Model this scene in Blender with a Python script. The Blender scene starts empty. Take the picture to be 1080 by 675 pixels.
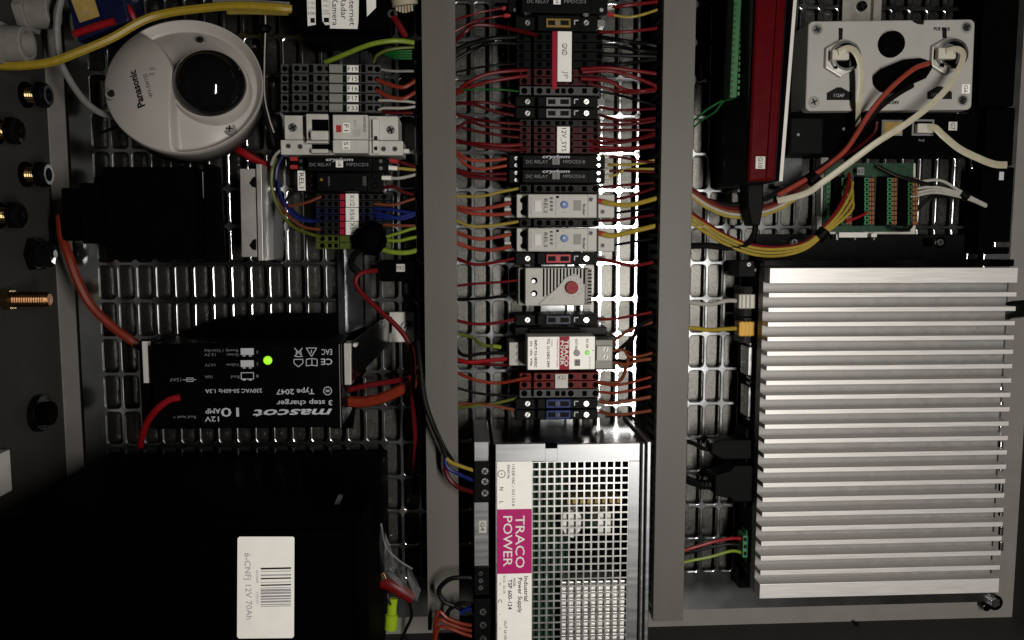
import bpy, math, random
from mathutils import Vector, Matrix
random.seed(7)
sc = bpy.context.scene
COL = sc.collection

# ------------------------------------------------------------------ camera, light, exposure
F, D, CX, CY, VX, VY = 850.0, 0.80, 540.0, 337.5, 491.0, 255.0
_n = -Vector(((VX - CX) / F, (CY - VY) / F, -1)).normalized()
_ex = (Vector((1, 0, 0)) - _n * _n.x).normalized()
_ey = _n.cross(_ex)
ROT = Matrix((_ex, _ey, _n))
CAM = Vector((0, 0, D))
cd = bpy.data.cameras.new('camera')
cd.sensor_width = 36.0
cd.lens = 36.0 * F / 1080.0
cd.clip_start = 0.01
cd.clip_end = 50
cam = bpy.data.objects.new('camera', cd)
COL.objects.link(cam)
cam.matrix_world = Matrix.Translation(CAM) @ ROT.to_4x4()
sc.camera = cam


def W(px, py, z=0.0):
    """pixel of the photograph + height above the mounting plate in mm -> point"""
    dw = ROT @ Vector(((px - CX) / F, (CY - py) / F, -1))
    return CAM + dw * ((z * 0.001 - D) / dw.z)


wd = bpy.data.worlds.new('World')
sc.world = wd
wd.use_nodes = True
wd.node_tree.nodes['Background'].inputs[0].default_value = (0.9, 0.95, 1.0, 1)
wd.node_tree.nodes['Background'].inputs[1].default_value = 0.002

LP = W(865, 350, 0)
ld = bpy.data.lights.new('work_lamp', 'AREA')
ld.shape = 'RECTANGLE'          # a strip light standing parallel to the ducts
ld.size = 0.05
ld.size_y = 0.60
ld.energy = 10.6
ld.color = (1.0, 0.955, 0.89)
lamp = bpy.data.objects.new('work_lamp', ld)
COL.objects.link(lamp)
lamp.location = (LP.x, LP.y, 1.1)
sc.view_settings.view_transform = 'Standard'
sc.view_settings.look = 'None'
sc.view_settings.exposure = 0.0
sc.view_settings.gamma = 1.0

# ------------------------------------------------------------------ materials
MATS = {}


def M(name, rgb, rough=0.5, metal=0.0, var=0.10, scale=90.0, bump=0.0, bscale=600.0, rvar=0.12,
      emit=None, spec=0.28, trans=0.0, alpha=1.0, streak=None, dust=0.0):
    m = bpy.data.materials.new(name)
    m.use_nodes = True
    nt = m.node_tree
    b = nt.nodes['Principled BSDF']
    tc = nt.nodes.new('ShaderNodeTexCoord')
    mp = nt.nodes.new('ShaderNodeMapping')
    nt.links.new(tc.outputs['Object'], mp.inputs[0])
    if streak:
        mp.inputs['Scale'].default_value = streak
    nz = nt.nodes.new('ShaderNodeTexNoise')
    nz.inputs['Scale'].default_value = scale
    nz.inputs['Detail'].default_value = 5
    nt.links.new(mp.outputs[0], nz.inputs['Vector'])
    rp = nt.nodes.new('ShaderNodeValToRGB')
    lo, hi = 1 - var, 1 + var
    rp.color_ramp.elements[0].position = 0.3
    rp.color_ramp.elements[1].position = 0.7
    rp.color_ramp.elements[0].color = (min(1, rgb[0] * lo), min(1, rgb[1] * lo), min(1, rgb[2] * lo), 1)
    rp.color_ramp.elements[1].color = (min(1, rgb[0] * hi), min(1, rgb[1] * hi), min(1, rgb[2] * hi), 1)
    nt.links.new(nz.outputs[0], rp.inputs[0])
    col = rp.outputs[0]
    if dust > 0:
        n3 = nt.nodes.new('ShaderNodeTexNoise')
        n3.inputs['Scale'].default_value = 1500
        n3.inputs['Detail'].default_value = 2
        nt.links.new(tc.outputs['Object'], n3.inputs['Vector'])
        r3 = nt.nodes.new('ShaderNodeValToRGB')
        r3.color_ramp.elements[0].position = 0.66
        r3.color_ramp.elements[1].position = 0.74
        r3.color_ramp.elements[1].color = (dust, dust, dust, 1)
        nt.links.new(n3.outputs[0], r3.inputs[0])
        mx = nt.nodes.new('ShaderNodeMix')
        mx.data_type = 'RGBA'
        nt.links.new(r3.outputs[0], mx.inputs[0])
        nt.links.new(col, mx.inputs[6])
        mx.inputs[7].default_value = (0.35, 0.34, 0.31, 1)
        col = mx.outputs[2]
    nt.links.new(col, b.inputs['Base Color'])
    mr = nt.nodes.new('ShaderNodeMapRange')
    mr.inputs[3].default_value = max(0.02, rough - rvar)
    mr.inputs[4].default_value = min(1, rough + rvar)
    nt.links.new(nz.outputs[0], mr.inputs[0])
    nt.links.new(mr.outputs[0], b.inputs['Roughness'])
    b.inputs['Metallic'].default_value = metal
    b.inputs['Specular IOR Level'].default_value = spec
    if trans:
        b.inputs['Transmission Weight'].default_value = trans
    b.inputs['Alpha'].default_value = alpha
    if emit:
        b.inputs['Emission Color'].default_value = (*emit[:3], 1)
        b.inputs['Emission Strength'].default_value = emit[3]
    if bump:
        n2 = nt.nodes.new('ShaderNodeTexNoise')
        n2.inputs['Scale'].default_value = bscale
        n2.inputs['Detail'].default_value = 3
        nt.links.new(mp.outputs[0], n2.inputs['Vector'])
        bp = nt.nodes.new('ShaderNodeBump')
        bp.inputs['Strength'].default_value = bump
        bp.inputs['Distance'].default_value = 0.0005
        nt.links.new(n2.outputs[0], bp.inputs['Height'])
        nt.links.new(bp.outputs[0], b.inputs['Normal'])
    MATS[name] = m
    return m


M('galvanised', (0.56, 0.58, 0.60), 0.18, 1.0, var=0.14, scale=45, bump=0.05, bscale=160, rvar=0.05)
M('cabinet_paint_shaded', (0.036, 0.034, 0.031), 0.6, spec=0.12, bump=0.35, bscale=900, var=0.06, scale=25, dust=0.05)  # walls darker than the back; battery shadow and grazing light put into the colour
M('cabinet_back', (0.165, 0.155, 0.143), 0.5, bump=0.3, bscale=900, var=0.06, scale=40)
M('slot_dark_foil', (0.085, 0.083, 0.077), 0.33, 0.95, bump=0.35, bscale=900, var=0.3, scale=600, rvar=0.10)  # grainy metal, kept dark so the plate slots look dim
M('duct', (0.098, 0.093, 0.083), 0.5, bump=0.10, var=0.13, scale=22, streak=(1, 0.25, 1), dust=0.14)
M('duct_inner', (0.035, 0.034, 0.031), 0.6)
M('black', (0.0018, 0.0018, 0.002), 0.5, var=0.3, bump=0.10, bscale=1500, spec=0.06)
M('black_matte', (0.0008, 0.0008, 0.0008), 0.8, var=0.3, spec=0.02)
M('black_gloss', (0.004, 0.004, 0.005), 0.06, rvar=0.02, spec=0.5)
M('battery_black', (0.0003, 0.0003, 0.0004), 0.55, spec=0.012, bump=0.2, bscale=1200)
M('charger_black', (0.0008, 0.0008, 0.0014), 0.45, spec=0.04, var=0.2)
M('terminal_grey', (0.045, 0.046, 0.047), 0.5, bump=0.06, spec=0.2)
M('terminal_dark', (0.008, 0.008, 0.0083), 0.5, spec=0.12)
M('terminal_red', (0.03, 0.0018, 0.0022), 0.5, spec=0.12)
M('terminal_orange', (0.10, 0.006, 0.004), 0.5, spec=0.12)
M('terminal_blue', (0.003, 0.004, 0.022), 0.5, spec=0.12)
M('terminal_earth', (0.05, 0.07, 0.008), 0.5, spec=0.15)
M('breaker_grey', (0.45, 0.44, 0.405), 0.48, bump=0.05, dust=0.06)
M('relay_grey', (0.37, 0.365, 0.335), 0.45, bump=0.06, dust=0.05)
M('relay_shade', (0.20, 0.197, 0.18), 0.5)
M('white_paper', (0.74, 0.73, 0.69), 0.6, var=0.04)
M('white_plastic', (0.52, 0.505, 0.475), 0.42, bump=0.05, bscale=1500, var=0.05, dust=0.08)
M('camera_white', (0.40, 0.372, 0.347), 0.38, bump=0.04, bscale=2500, var=0.04, scale=30, dust=0.07)
M('enclosure_box_grey', (0.31, 0.30, 0.28), 0.42, bump=0.05, var=0.05, scale=35, dust=0.12)
M('label_lit', (0.90, 0.88, 0.83), 0.55, var=0.03)  # paper white raised for some labels; their stronger light put into the colour
M('ink', (0.008, 0.008, 0.008), 0.7, spec=0.06)
M('ink_grey', (0.22, 0.22, 0.22), 0.6)
M('ink_light', (0.35, 0.35, 0.36), 0.6)
M('print_white', (0.45, 0.46, 0.49), 0.6)
M('print_dim', (0.16, 0.165, 0.17), 0.6)
M('magenta', (0.42, 0.004, 0.13), 0.5, var=0.03)
M('crimson', (0.25, 0.006, 0.022), 0.5, var=0.03, spec=0.12)
M('knob_red', (0.22, 0.018, 0.022), 0.5, spec=0.15)
M('fuse_red', (0.32, 0.03, 0.035), 0.3, spec=0.12)
M('fuse_blue', (0.010, 0.020, 0.10), 0.3, spec=0.12)
M('fuse_navy', (0.025, 0.028, 0.045), 0.3, spec=0.12)
M('fuse_grey', (0.16, 0.16, 0.158), 0.35, spec=0.12)
M('fuse_amber', (0.20, 0.13, 0.03), 0.35, spec=0.12)
M('pot_blue', (0.02, 0.07, 0.28), 0.25)
M('button_grey', (0.11, 0.11, 0.11), 0.3)
M('rail_zinc', (0.30, 0.29, 0.26), 0.45, 0.55, var=0.10)
M('steel', (0.66, 0.66, 0.65), 0.25, 1.0, var=0.1)
M('steel_sheet', (0.31, 0.315, 0.325), 0.36, 0.9, var=0.10, scale=12, streak=(1, 14, 1), bump=0.03, bscale=400)
M('steel_dark', (0.045, 0.045, 0.047), 0.18, 1.0, var=0.10, scale=20)
M('grille_steel', (0.55, 0.545, 0.53), 0.34, 1.0, var=0.06)
M('aluminium', (0.70, 0.68, 0.66), 0.42, 0.5, var=0.06, scale=30, streak=(1, 30, 1), bump=0.05, bscale=500)
M('aluminium_bracket', (0.42, 0.405, 0.38), 0.42, 0.5, var=0.10, scale=60)
M('aluminium_valley_shade', (0.25, 0.242, 0.235), 0.5, 0.5, var=0.06)  # same metal darkened; shade between the fins put into the colour
M('brass', (0.38, 0.27, 0.13), 0.3, 1.0)
M('copper_brass', (0.20, 0.10, 0.045), 0.34, 1.0)
M('gland_grey', (0.20, 0.19, 0.175), 0.5)
M('pcb_green', (0.004, 0.030, 0.012), 0.5, var=0.25, scale=300)
M('comb_green', (0.018, 0.095, 0.026), 0.45)
M('plug_green', (0.035, 0.17, 0.07), 0.45)
M('orange_tab', (0.16, 0.060, 0.018), 0.45)
M('device_red', (0.060, 0.0018, 0.003), 0.2, rvar=0.04, spec=0.12)
M('box_blue', (0.004, 0.005, 0.030), 0.4)
M('gold_label', (0.33, 0.23, 0.07), 0.38, var=0.2, scale=120)
M('rj_clear', (0.42, 0.40, 0.34), 0.3)
M('boot_white', (0.50, 0.48, 0.42), 0.45)
M('boot_yellow', (0.55, 0.30, 0.03), 0.45)
M('spade_green', (0.24, 0.36, 0.012), 0.35)
M('led_green', (0.10, 0.5, 0.02), 0.4, emit=(0.42, 1.0, 0.03, 0.9))
M('led_green_dim', (0.10, 0.4, 0.04), 0.3, emit=(0.35, 0.8, 0.05, 0.25))
M('film', (0.55, 0.56, 0.57), 0.14, bump=0.6, bscale=90, alpha=0.16, rvar=0.05)
M('transformer', (0.62, 0.61, 0.58), 0.45, var=0.18, scale=200)
M('heat_block', (0.72, 0.71, 0.69), 0.40, 0.9, var=0.1)
M('knit_beige', (0.33, 0.29, 0.21), 0.7, bump=0.5, bscale=1200)
for nm, c in dict(red=(0.17, 0.006, 0.009), deep_red=(0.095, 0.003, 0.005), bright_red=(0.34, 0.008, 0.014),
                  coral=(0.36, 0.055, 0.034), orange=(0.27, 0.032, 0.014), brown=(0.22, 0.055, 0.025),
                  yellow=(0.46, 0.33, 0.045), gold=(0.42, 0.32, 0.06), green=(0.008, 0.11, 0.018),
                  lime=(0.25, 0.36, 0.035), olive=(0.13, 0.15, 0.02), blue=(0.008, 0.018, 0.16),
                  navy=(0.006, 0.012, 0.08), black=(0.006, 0.006, 0.006), white=(0.50, 0.48, 0.43),
                  cream=(0.56, 0.51, 0.38), grey=(0.28, 0.275, 0.265), yellow_patch=(0.48, 0.33, 0.030)).items():
    c = [v * 0.62 for v in c]
    M('wire_' + nm, c, 0.38, var=0.10, scale=200, rvar=0.08, spec=0.12 if nm == 'black' else 0.28)

# ------------------------------------------------------------------ builders
ORG = {}


def kpx(px, py, z):
    return (W(px + 1, py, z) - W(px, py, z)).length


def rect(a, b, c, d, z):
    mx, my = (a + c) / 2, (b + d) / 2
    return W(a, my, z).x, W(c, my, z).x, W(mx, d, z).y, W(mx, b, z).y


class MB:
    def __init__(s):
        s.v, s.f = [], []

    def add(s, vs, fs):
        o = len(s.v)
        s.v += [Vector(p) for p in vs]
        s.f += [tuple(i + o for i in f) for f in fs]
        return s

    def box(s, x0, x1, y0, y1, z0, z1):
        return s.add([(x0, y0, z0), (x1, y0, z0), (x1, y1, z0), (x0, y1, z0), (x0, y0, z1), (x1, y0, z1), (x1, y1, z1), (x0, y1, z1)],
                     [(3, 2, 1, 0), (4, 5, 6, 7), (0, 1, 5, 4), (1, 2, 6, 5), (2, 3, 7, 6), (3, 0, 4, 7)])

    def pbox(s, a, b, c, d, zt, zb):
        """box whose TOP face covers pixel rect a,b..c,d at height zt; bottom at zb (mm)"""
        x0, x1, y0, y1 = rect(a, b, c, d, zt)
        return s.box(x0, x1, y0, y1, zb * .001, zt * .001)

    def prism(s, pts, z0, z1):
        n = len(pts)
        ar = sum(pts[i][0] * pts[(i + 1) % n][1] - pts[(i + 1) % n][0] * pts[i][1] for i in range(n))
        if ar < 0:
            pts = pts[::-1]
        vs = [(p[0], p[1], z0) for p in pts] + [(p[0], p[1], z1) for p in pts]
        fs = [tuple(range(n - 1, -1, -1)), tuple(range(n, 2 * n))]
        fs += [(i, (i + 1) % n, n + (i + 1) % n, n + i) for i in range(n)]
        return s.add(vs, fs)

    def pprism(s, pts, zt, zb):
        return s.prism([W(p[0], p[1], zt)[:2] for p in pts], zb * .001, zt * .001)

    def cyl(s, c, r, h, n=16, axis='z', r2=None, cap=True):
        r2 = r if r2 is None else r2
        c = Vector(c)
        A = {'z': (Vector((1, 0, 0)), Vector((0, 1, 0)), Vector((0, 0, 1))),
             'x': (Vector((0, 1, 0)), Vector((0, 0, 1)), Vector((1, 0, 0))),
             'y': (Vector((0, 0, 1)), Vector((1, 0, 0)), Vector((0, 1, 0)))}[axis]
        vs = []
        for k, (rr, hh) in enumerate(((r, 0), (r2, h))):
            for i in range(n):
                t = 2 * math.pi * (i + .5) / n
                vs.append(c + A[0] * rr * math.cos(t) + A[1] * rr * math.sin(t) + A[2] * hh)
        fs = [(i, (i + 1) % n, n + (i + 1) % n, n + i) for i in range(n)]
        if cap:
            fs += [tuple(range(n - 1, -1, -1)), tuple(range(n, 2 * n))]
        return s.add(vs, fs)

    def pcyl(s, px, py, rpx, zt, zb, n=16, r2=None):
        p = W(px, py, zt)
        k = kpx(px, py, zt)
        return s.cyl((p.x, p.y, zb * .001), rpx * k, (zt - zb) * .001, n, 'z', None if r2 is None else r2 * k)

    def lathe(s, c, prof, n=24, axis='z'):
        """prof: list of (r, h)"""
        c = Vector(c)
        A = {'z': (Vector((1, 0, 0)), Vector((0, 1, 0)), Vector((0, 0, 1))),
             'x': (Vector((0, 1, 0)), Vector((0, 0, 1)), Vector((1, 0, 0)))}[axis]
        vs, fs = [], []
        for r, h in prof:
            for i in range(n):
                t = 2 * math.pi * i / n
                vs.append(c + A[0] * r * math.cos(t) + A[1] * r * math.sin(t) + A[2] * h)
        for j in range(len(prof) - 1):
            for i in range(n):
                fs.append((j * n + i, j * n + (i + 1) % n, (j + 1) * n + (i + 1) % n, (j + 1) * n + i))
        fs.append(tuple(range(n - 1, -1, -1)))
        fs.append(tuple(range((len(prof) - 1) * n, len(prof) * n)))
        return s.add(vs, fs)

    def tube(s, pts, r, n=8, sub=6, flat=1.0, taper=False):
        pts = [Vector(p) for p in pts]
        P = []
        ext = [pts[0] * 2 - pts[1]] + pts + [pts[-1] * 2 - pts[-2]]
        for i in range(1, len(ext) - 2):
            a, b, c, d = ext[i - 1:i + 3]
            for k in range(sub):
                t = k / sub
                P.append(0.5 * ((2 * b) + (c - a) * t + (2 * a - 5 * b + 4 * c - d) * t * t + (3 * b - a - 3 * c + d) * t ** 3))
        P.append(pts[-1])
        vs, fs = [], []
        up0 = Vector((0, 0, 1))
        m = len(P)
        for i, p in enumerate(P):
            t = (P[min(i + 1, m - 1)] - P[max(i - 1, 0)]).normalized()
            side = t.cross(up0)
            if side.length < .05:
                side = t.cross(Vector((0, 1, 0)))
            side.normalize()
            up = side.cross(t)
            for k in range(n):
                a = 2 * math.pi * k / n
                vs.append(p + side * (r * math.cos(a)) + up * (r * flat * math.sin(a)))
        for i in range(m - 1):
            for k in range(n):
                fs.append((i * n + k, i * n + (k + 1) % n, (i + 1) * n + (k + 1) % n, (i + 1) * n + k))
        fs.append(tuple(range(n - 1, -1, -1)))
        fs.append(tuple(range((m - 1) * n, m * n)))
        return s.add(vs, fs)

    def build(s, name, mat, parent=None, bevel=0.0, smooth=False, local=False):
        me = bpy.data.meshes.new(name)
        if parent is None:
            lo = Vector((min(v.x for v in s.v), min(v.y for v in s.v), min(v.z for v in s.v)))
            hi = Vector((max(v.x for v in s.v), max(v.y for v in s.v), 0))
            org = Vector(((lo.x + hi.x) / 2, (lo.y + hi.y) / 2, lo.z))
        else:
            org = ORG[parent.name]
        vs = s.v if local else [v - org for v in s.v]
        me.from_pydata([tuple(v) for v in vs], [], s.f)
        me.update()
        if smooth:
            for p in me.polygons:
                p.use_smooth = True
            if smooth == 'auto':
                me.set_sharp_from_angle(angle=math.radians(40))
        me.materials.append(MATS[mat])
        o = bpy.data.objects.new(name, me)
        COL.objects.link(o)
        if parent is None:
            o.location = org
        else:
            o.parent = parent
        ORG[o.name] = org
        if bevel:
            bv = o.modifiers.new('bevel', 'BEVEL')
            bv.width = bevel * .001
            bv.segments = 2
            bv.limit_method = 'ANGLE'
            bv.angle_limit = math.radians(50)
        return o


USED = {}


def tag(o, label, cat, group=None):
    USED[label] = USED.get(label, 0) + 1
    o['label'] = label
    o['category'] = cat
    if group:
        o['group'] = group
    return o


def thing(name, label, cat, loc, group=None, rot=None):
    o = bpy.data.objects.new(name, None)
    o.empty_display_size = 0.01
    COL.objects.link(o)
    o.location = loc
    if rot:
        o.rotation_euler = rot
    ORG[o.name] = Vector(loc)
    return tag(o, label, cat, group)


def text(s, px, py, z, h, rot, mat, parent, w=None, bold=0.0, name='lettering', shear=0.0, local=None, ksc=None):
    cu = bpy.data.curves.new(name, 'FONT')
    cu.body = s
    cu.resolution_u = 2
    cu.align_x = 'LEFT'
    cu.offset = bold
    cu.shear = shear
    to = bpy.data.objects.new('t', cu)
    me = bpy.data.meshes.new_from_object(to)
    bpy.data.objects.remove(to)
    bpy.data.curves.remove(cu)
    k = ksc or kpx(px, py, z)
    xs = [v.co.x for v in me.vertices]
    ys = [v.co.y for v in me.vertices]
    if not xs:
        return None
    mx, my = (min(xs) + max(xs)) / 2, (min(ys) + max(ys)) / 2
    sy = h * k / 0.70
    sx = sy if w is None else w * k / max(1e-6, max(xs) - min(xs))
    c, sn = math.cos(math.radians(rot)), math.sin(math.radians(rot))
    p = (W(px, py, z) - ORG[parent.name]) if local is None else Vector(local)
    for v in me.vertices:
        x, y = (v.co.x - mx) * sx, (v.co.y - my) * sy
        v.co = (p.x + c * x - sn * y, p.y + sn * x + c * y, p.z)
    me.materials.clear()
    me.materials.append(MATS[mat])
    me.name = name
    o = bpy.data.objects.new(name, me)
    COL.objects.link(o)
    o.parent = parent
    ORG[o.name] = ORG[parent.name]
    return o


def label_plate(a, b, c, d, z, txt, rot, parent, h=None, w=None, mat='white_paper', ink='ink', thick=0.3, bold=0.0):
    p = MB().pbox(a, b, c, d, z + thick, z).build('label_plate', mat, parent)
    if txt:
        rows = txt if isinstance(txt, list) else [(txt, (a + c) / 2, (b + d) / 2)]
        for t, x, y in rows:
            text(t, x, y, z + thick + .12, h or 5, rot, ink, p, w, bold)
    return p


def screw(px, py, r, zt, parent, mat='steel', ang=35, cross=True, depth=4, name='screw'):
    o = MB().pcyl(px, py, r, zt, zt - depth, 16, r * .9).build(name, mat, parent, smooth='auto')
    p = W(px, py, zt)
    k = kpx(px, py, zt)
    m = MB()
    for a in ([ang, ang + 90] if cross else [ang]):
        c, s_ = math.cos(math.radians(a)), math.sin(math.radians(a))
        L, T = r * .72 * k, r * .16 * k
        q = [(-L, -T), (L, -T), (L, T), (-L, T)]
        m.prism([(p.x + c * x - s_ * y, p.y + s_ * x + c * y) for x, y in q], p.z - .0002, p.z + .00008 + (0.00003 if a != ang else 0))
    m.build('slot', 'ink', o)
    return o


def holes(pts, zt, parent, mat='black_matte', name='wire_entry'):
    for (x, y, r) in pts:
        MB().pcyl(x, y, r, zt + .12, zt - 1, 12).build(name, mat, parent)


def sq(a, b, c, d, zt, parent, mat='black_matte', name='clamp_slot', up=.12, down=1):
    return MB().pbox(a, b, c, d, zt + up, zt - down).build(name, mat, parent)


ORDW = ['topmost', 'second from the top', 'third from the top', 'fourth from the top', 'fifth from the top', 'sixth from the top', 'lowest']


def wire(color, pts, r, label, group=None, name='wire', cat='wire', flat=1.0, n=8, ferrule=None):
    q = [W(p[0], p[1], p[2]) for p in pts]
    k = kpx(*pts[len(pts) // 2])
    m = MB().tube(q, r * k, n, 6, flat)
    if not ferrule:
        o = m.build(name, 'wire_' + color, None, smooth='auto')
        return tag(o, label, cat, group)
    o = thing(name, label, cat, q[0], group)
    m.build('insulation', 'wire_' + color, o, smooth='auto')
    fm, at, ln, fr = ferrule      # material, index of the end (0 or -1), length px, radius px
    e = q[at]
    nb = q[1] if at == 0 else q[-2]
    dr = (nb - e).normalized()
    MB().tube([e - dr * 0.0008, e + dr * (ln * k * .5), e + dr * (ln * k)], fr * k, 8, 2).build('ferrule', fm, o, smooth='auto')
    return o


# ------------------------------------------------------------------ enclosure
G = 14.0
wl = W(58, 250, -G).x
wr = W(1078, 480, -G).x
wb = W(800, 658, -G).y
wt = 0.36
enc = thing('cabinet_enclosure', 'grey painted steel cabinet enclosure around the perforated plate', 'cabinet', (0, 0, -G * .001))
zb = -G * .001
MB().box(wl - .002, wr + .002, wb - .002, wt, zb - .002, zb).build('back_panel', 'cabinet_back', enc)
MB().box(wl - .002, wl, wb, wt, zb + .0001, 0.24).build('side_wall', 'cabinet_paint_shaded', enc)
MB().box(wr, wr + .002, wb, wt, zb + .0001, 0.10).build('side_wall', 'cabinet_paint_shaded', enc)
MB().box(wl, wr, wb - .002, wb, zb + .0001, 0.10).build('end_wall', 'cabinet_paint_shaded', enc)
# folded seam along the left wall
MB().box(wl, wl + .0016, wb, wt, zb, zb + .0016).build('seam', 'gland_grey', enc)

# perforated mounting plate
def _slot_dark():  # sheet added behind the plate; its dark colour stands for the dim slots
    a_, b_ = W(84, 250, 0).x, W(1044, 500, 0).x
    o_ = MB().box(a_, b_, W(800, 636, 0).y, .33, zb + .0006, zb + .0016).build('slot_dark_sheet', 'slot_dark_foil')
    tag(o_, 'grainy metallic sheet added behind the plate to darken its slots', 'sheet')


_slot_dark()
pa, pb_ = W(499, 300, 0), W(745.5, 300, 0)
PX = (pb_.x - pa.x) / 13
r0, r1 = W(110, 77, 0), W(110, 433, 0)
PY = (r0.y - r1.y) / 9
GX0, GY0 = pa.x, r0.y
pl, pr = W(79, 250, 0).x, W(1052, 500, 0).x
pbm = W(800, 641, 0).y
i0 = math.ceil((W(94, 250, 0).x - GX0) / PX)
i1 = math.floor((pr - .012 - GX0) / PX)
j0 = 0
while GY0 - j0 * PY > pbm + .022:
    j0 += 1
j0 -= 1                                     # last bar index downwards
jt = -6
hw, hh, cr = PX / 2 - .0017, PY / 2 - .0018, .0036
V, Fc = [], []


def ring(dw, z, cx, cy):
    out = []
    rr = cr
    for qx, qy, a0 in ((1, 1, 0), (-1, 1, 90), (-1, -1, 180), (1, -1, 270)):
        for k in range(5):
            a = math.radians(a0 + k * 22.5)
            out.append((cx + qx * (hw - rr) + (rr + dw) * math.cos(a), cy + qy * (hh - rr) + (rr + dw) * math.sin(a), z))
    return out


for i in range(i0, i1):
    for j in range(jt, j0):
        cx, cy = GX0 + (i + .5) * PX, GY0 - (j + .5) * PY
        o = len(V)
        r1_, r2_, r3_, r4_ = ring(.0007, 0, cx, cy), ring(.0002, -.0002, cx, cy), ring(0, -.0007, cx, cy), ring(0, -.0022, cx, cy)
        X, Y = PX / 2, PY / 2
        outer = []
        for q, (sx_, sy_) in enumerate(((1, 1), (-1, 1), (-1, -1), (1, -1))):
            for k in range(5):
                p = r1_[q * 5 + k]
                e = k if q % 2 == 0 else 4 - k
                if e == 0:
                    outer.append((cx + sx_ * X, p[1], 0))
                elif e == 4:
                    outer.append((p[0], cy + sy_ * Y, 0))
                else:
                    outer.append((cx + sx_ * X, cy + sy_ * Y, 0))
        V += outer + r1_ + r2_ + r3_ + r4_
        for L in range(4):
            for k in range(20):
                k2 = (k + 1) % 20
                if L == 0 and k % 5 in (1, 2):
                    Fc.append((o + k, o + 20 + k2, o + 20 + k))
                    continue
                a = (o + L * 20 + k, o + L * 20 + k2, o + (L + 1) * 20 + k2, o + (L + 1) * 20 + k)
                Fc.append(a[::-1])
gx0, gx1 = GX0 + i0 * PX, GX0 + i1 * PX
gy0, gy1 = GY0 - j0 * PY, GY0 - jt * PY
pm = MB().add(V, Fc)
pm.box(pl, gx0, pbm, gy1, -.0022, 0)
pm.box(gx1, pr, pbm, gy1, -.0022, 0)
pm.box(gx0, gx1, pbm, gy0, -.0022, 0)
pm.box(pl, pl + .002, pbm, gy1, zb, -.0022)
pm.box(pl + .002, pr, pbm, pbm + .002, -.010, -.0022)
plate = pm.build('mounting_plate', 'galvanised', None)
plate['kind'] = 'structure'
plate['label'] = 'perforated galvanised mounting plate that carries all devices'


# ------------------------------------------------------------------ wiring ducts
def duct(a, c, ztop, ybot, label):
    z = ztop
    x0, x1 = W(a, 300, z).x, W(c, 300, z).x
    yb, yt = W(480, ybot, z).y, .34
    t = thing('wiring_duct', label, 'cable duct', ((x0 + x1) / 2, (yb + yt) / 2, 0), 'slotted wiring ducts')
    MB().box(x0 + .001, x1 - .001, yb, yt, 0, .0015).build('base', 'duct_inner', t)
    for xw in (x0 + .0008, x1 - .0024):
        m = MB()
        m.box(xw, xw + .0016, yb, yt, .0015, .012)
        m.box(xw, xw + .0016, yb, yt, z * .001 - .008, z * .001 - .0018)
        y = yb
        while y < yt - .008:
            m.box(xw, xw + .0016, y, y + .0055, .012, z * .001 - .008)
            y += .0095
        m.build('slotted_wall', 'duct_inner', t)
    cv = MB().box(x0, x1, yb, yt, z * .001 - .0016, z * .001)
    cv.box(x0, x0 + .0007, yb, yt, z * .001 - .009, z * .001 - .0016)
    cv.box(x1 - .0007, x1, yb, yt, z * .001 - .009, z * .001 - .0016)
    cv.build('cover', 'duct', t, bevel=0.6)
    return t


duct(447.5, 482, 66, 664, 'grey slotted wiring duct left of the central rail')
duct(695, 728, 55, 661, 'grey slotted wiring duct right of the central rail')


# ------------------------------------------------------------------ rails
def rail(a, c, y0, y1, label, z=8, mt='galvanised'):
    x0, x1, ya, yb = rect(a, y0, c, y1, z)
    t = thing('din_rail', label, 'rail', ((x0 + x1) / 2, (ya + yb) / 2, 0))
    wd_ = (x1 - x0)
    MB().box(x0, x0 + wd_ * .17, ya, yb, .0065, .008).box(x1 - wd_ * .17, x1, ya, yb, .0065, .008) \
        .box(x0 + wd_ * .17, x0 + wd_ * .2, ya, yb, .0002, .008).box(x1 - wd_ * .2, x1 - wd_ * .17, ya, yb, .0002, .008) \
        .box(x0 + wd_ * .2, x1 - wd_ * .2, ya, yb, .0002, .0017).build('channel', mt, t)
    return t


rail(571, 606, -60, 445, 'steel mounting rail running under the central row of devices')
rail(354, 390, -30, 400, 'steel mounting rail under the left row of terminals, its lower end bare')
tr = rail(889, 930, -60, 60, 'short steel mounting rail above the grey connector box', mt='rail_zinc')
screw(910, 6, 5.5, 5, tr, 'steel_dark', 20)
sq(374, 288, 380, 307, 1.9, [o for o in COL.objects if o.get('label', '').startswith('steel mounting rail under the left')][0], name='slot_hole', down=.1)


# ------------------------------------------------------------------ central row devices
def base_thing(name, label, cat, x, y, group=None, z=8):
    p = W(x, y, 30)
    return thing(name, label, cat, (p.x, p.y, z * .001), group)


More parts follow.
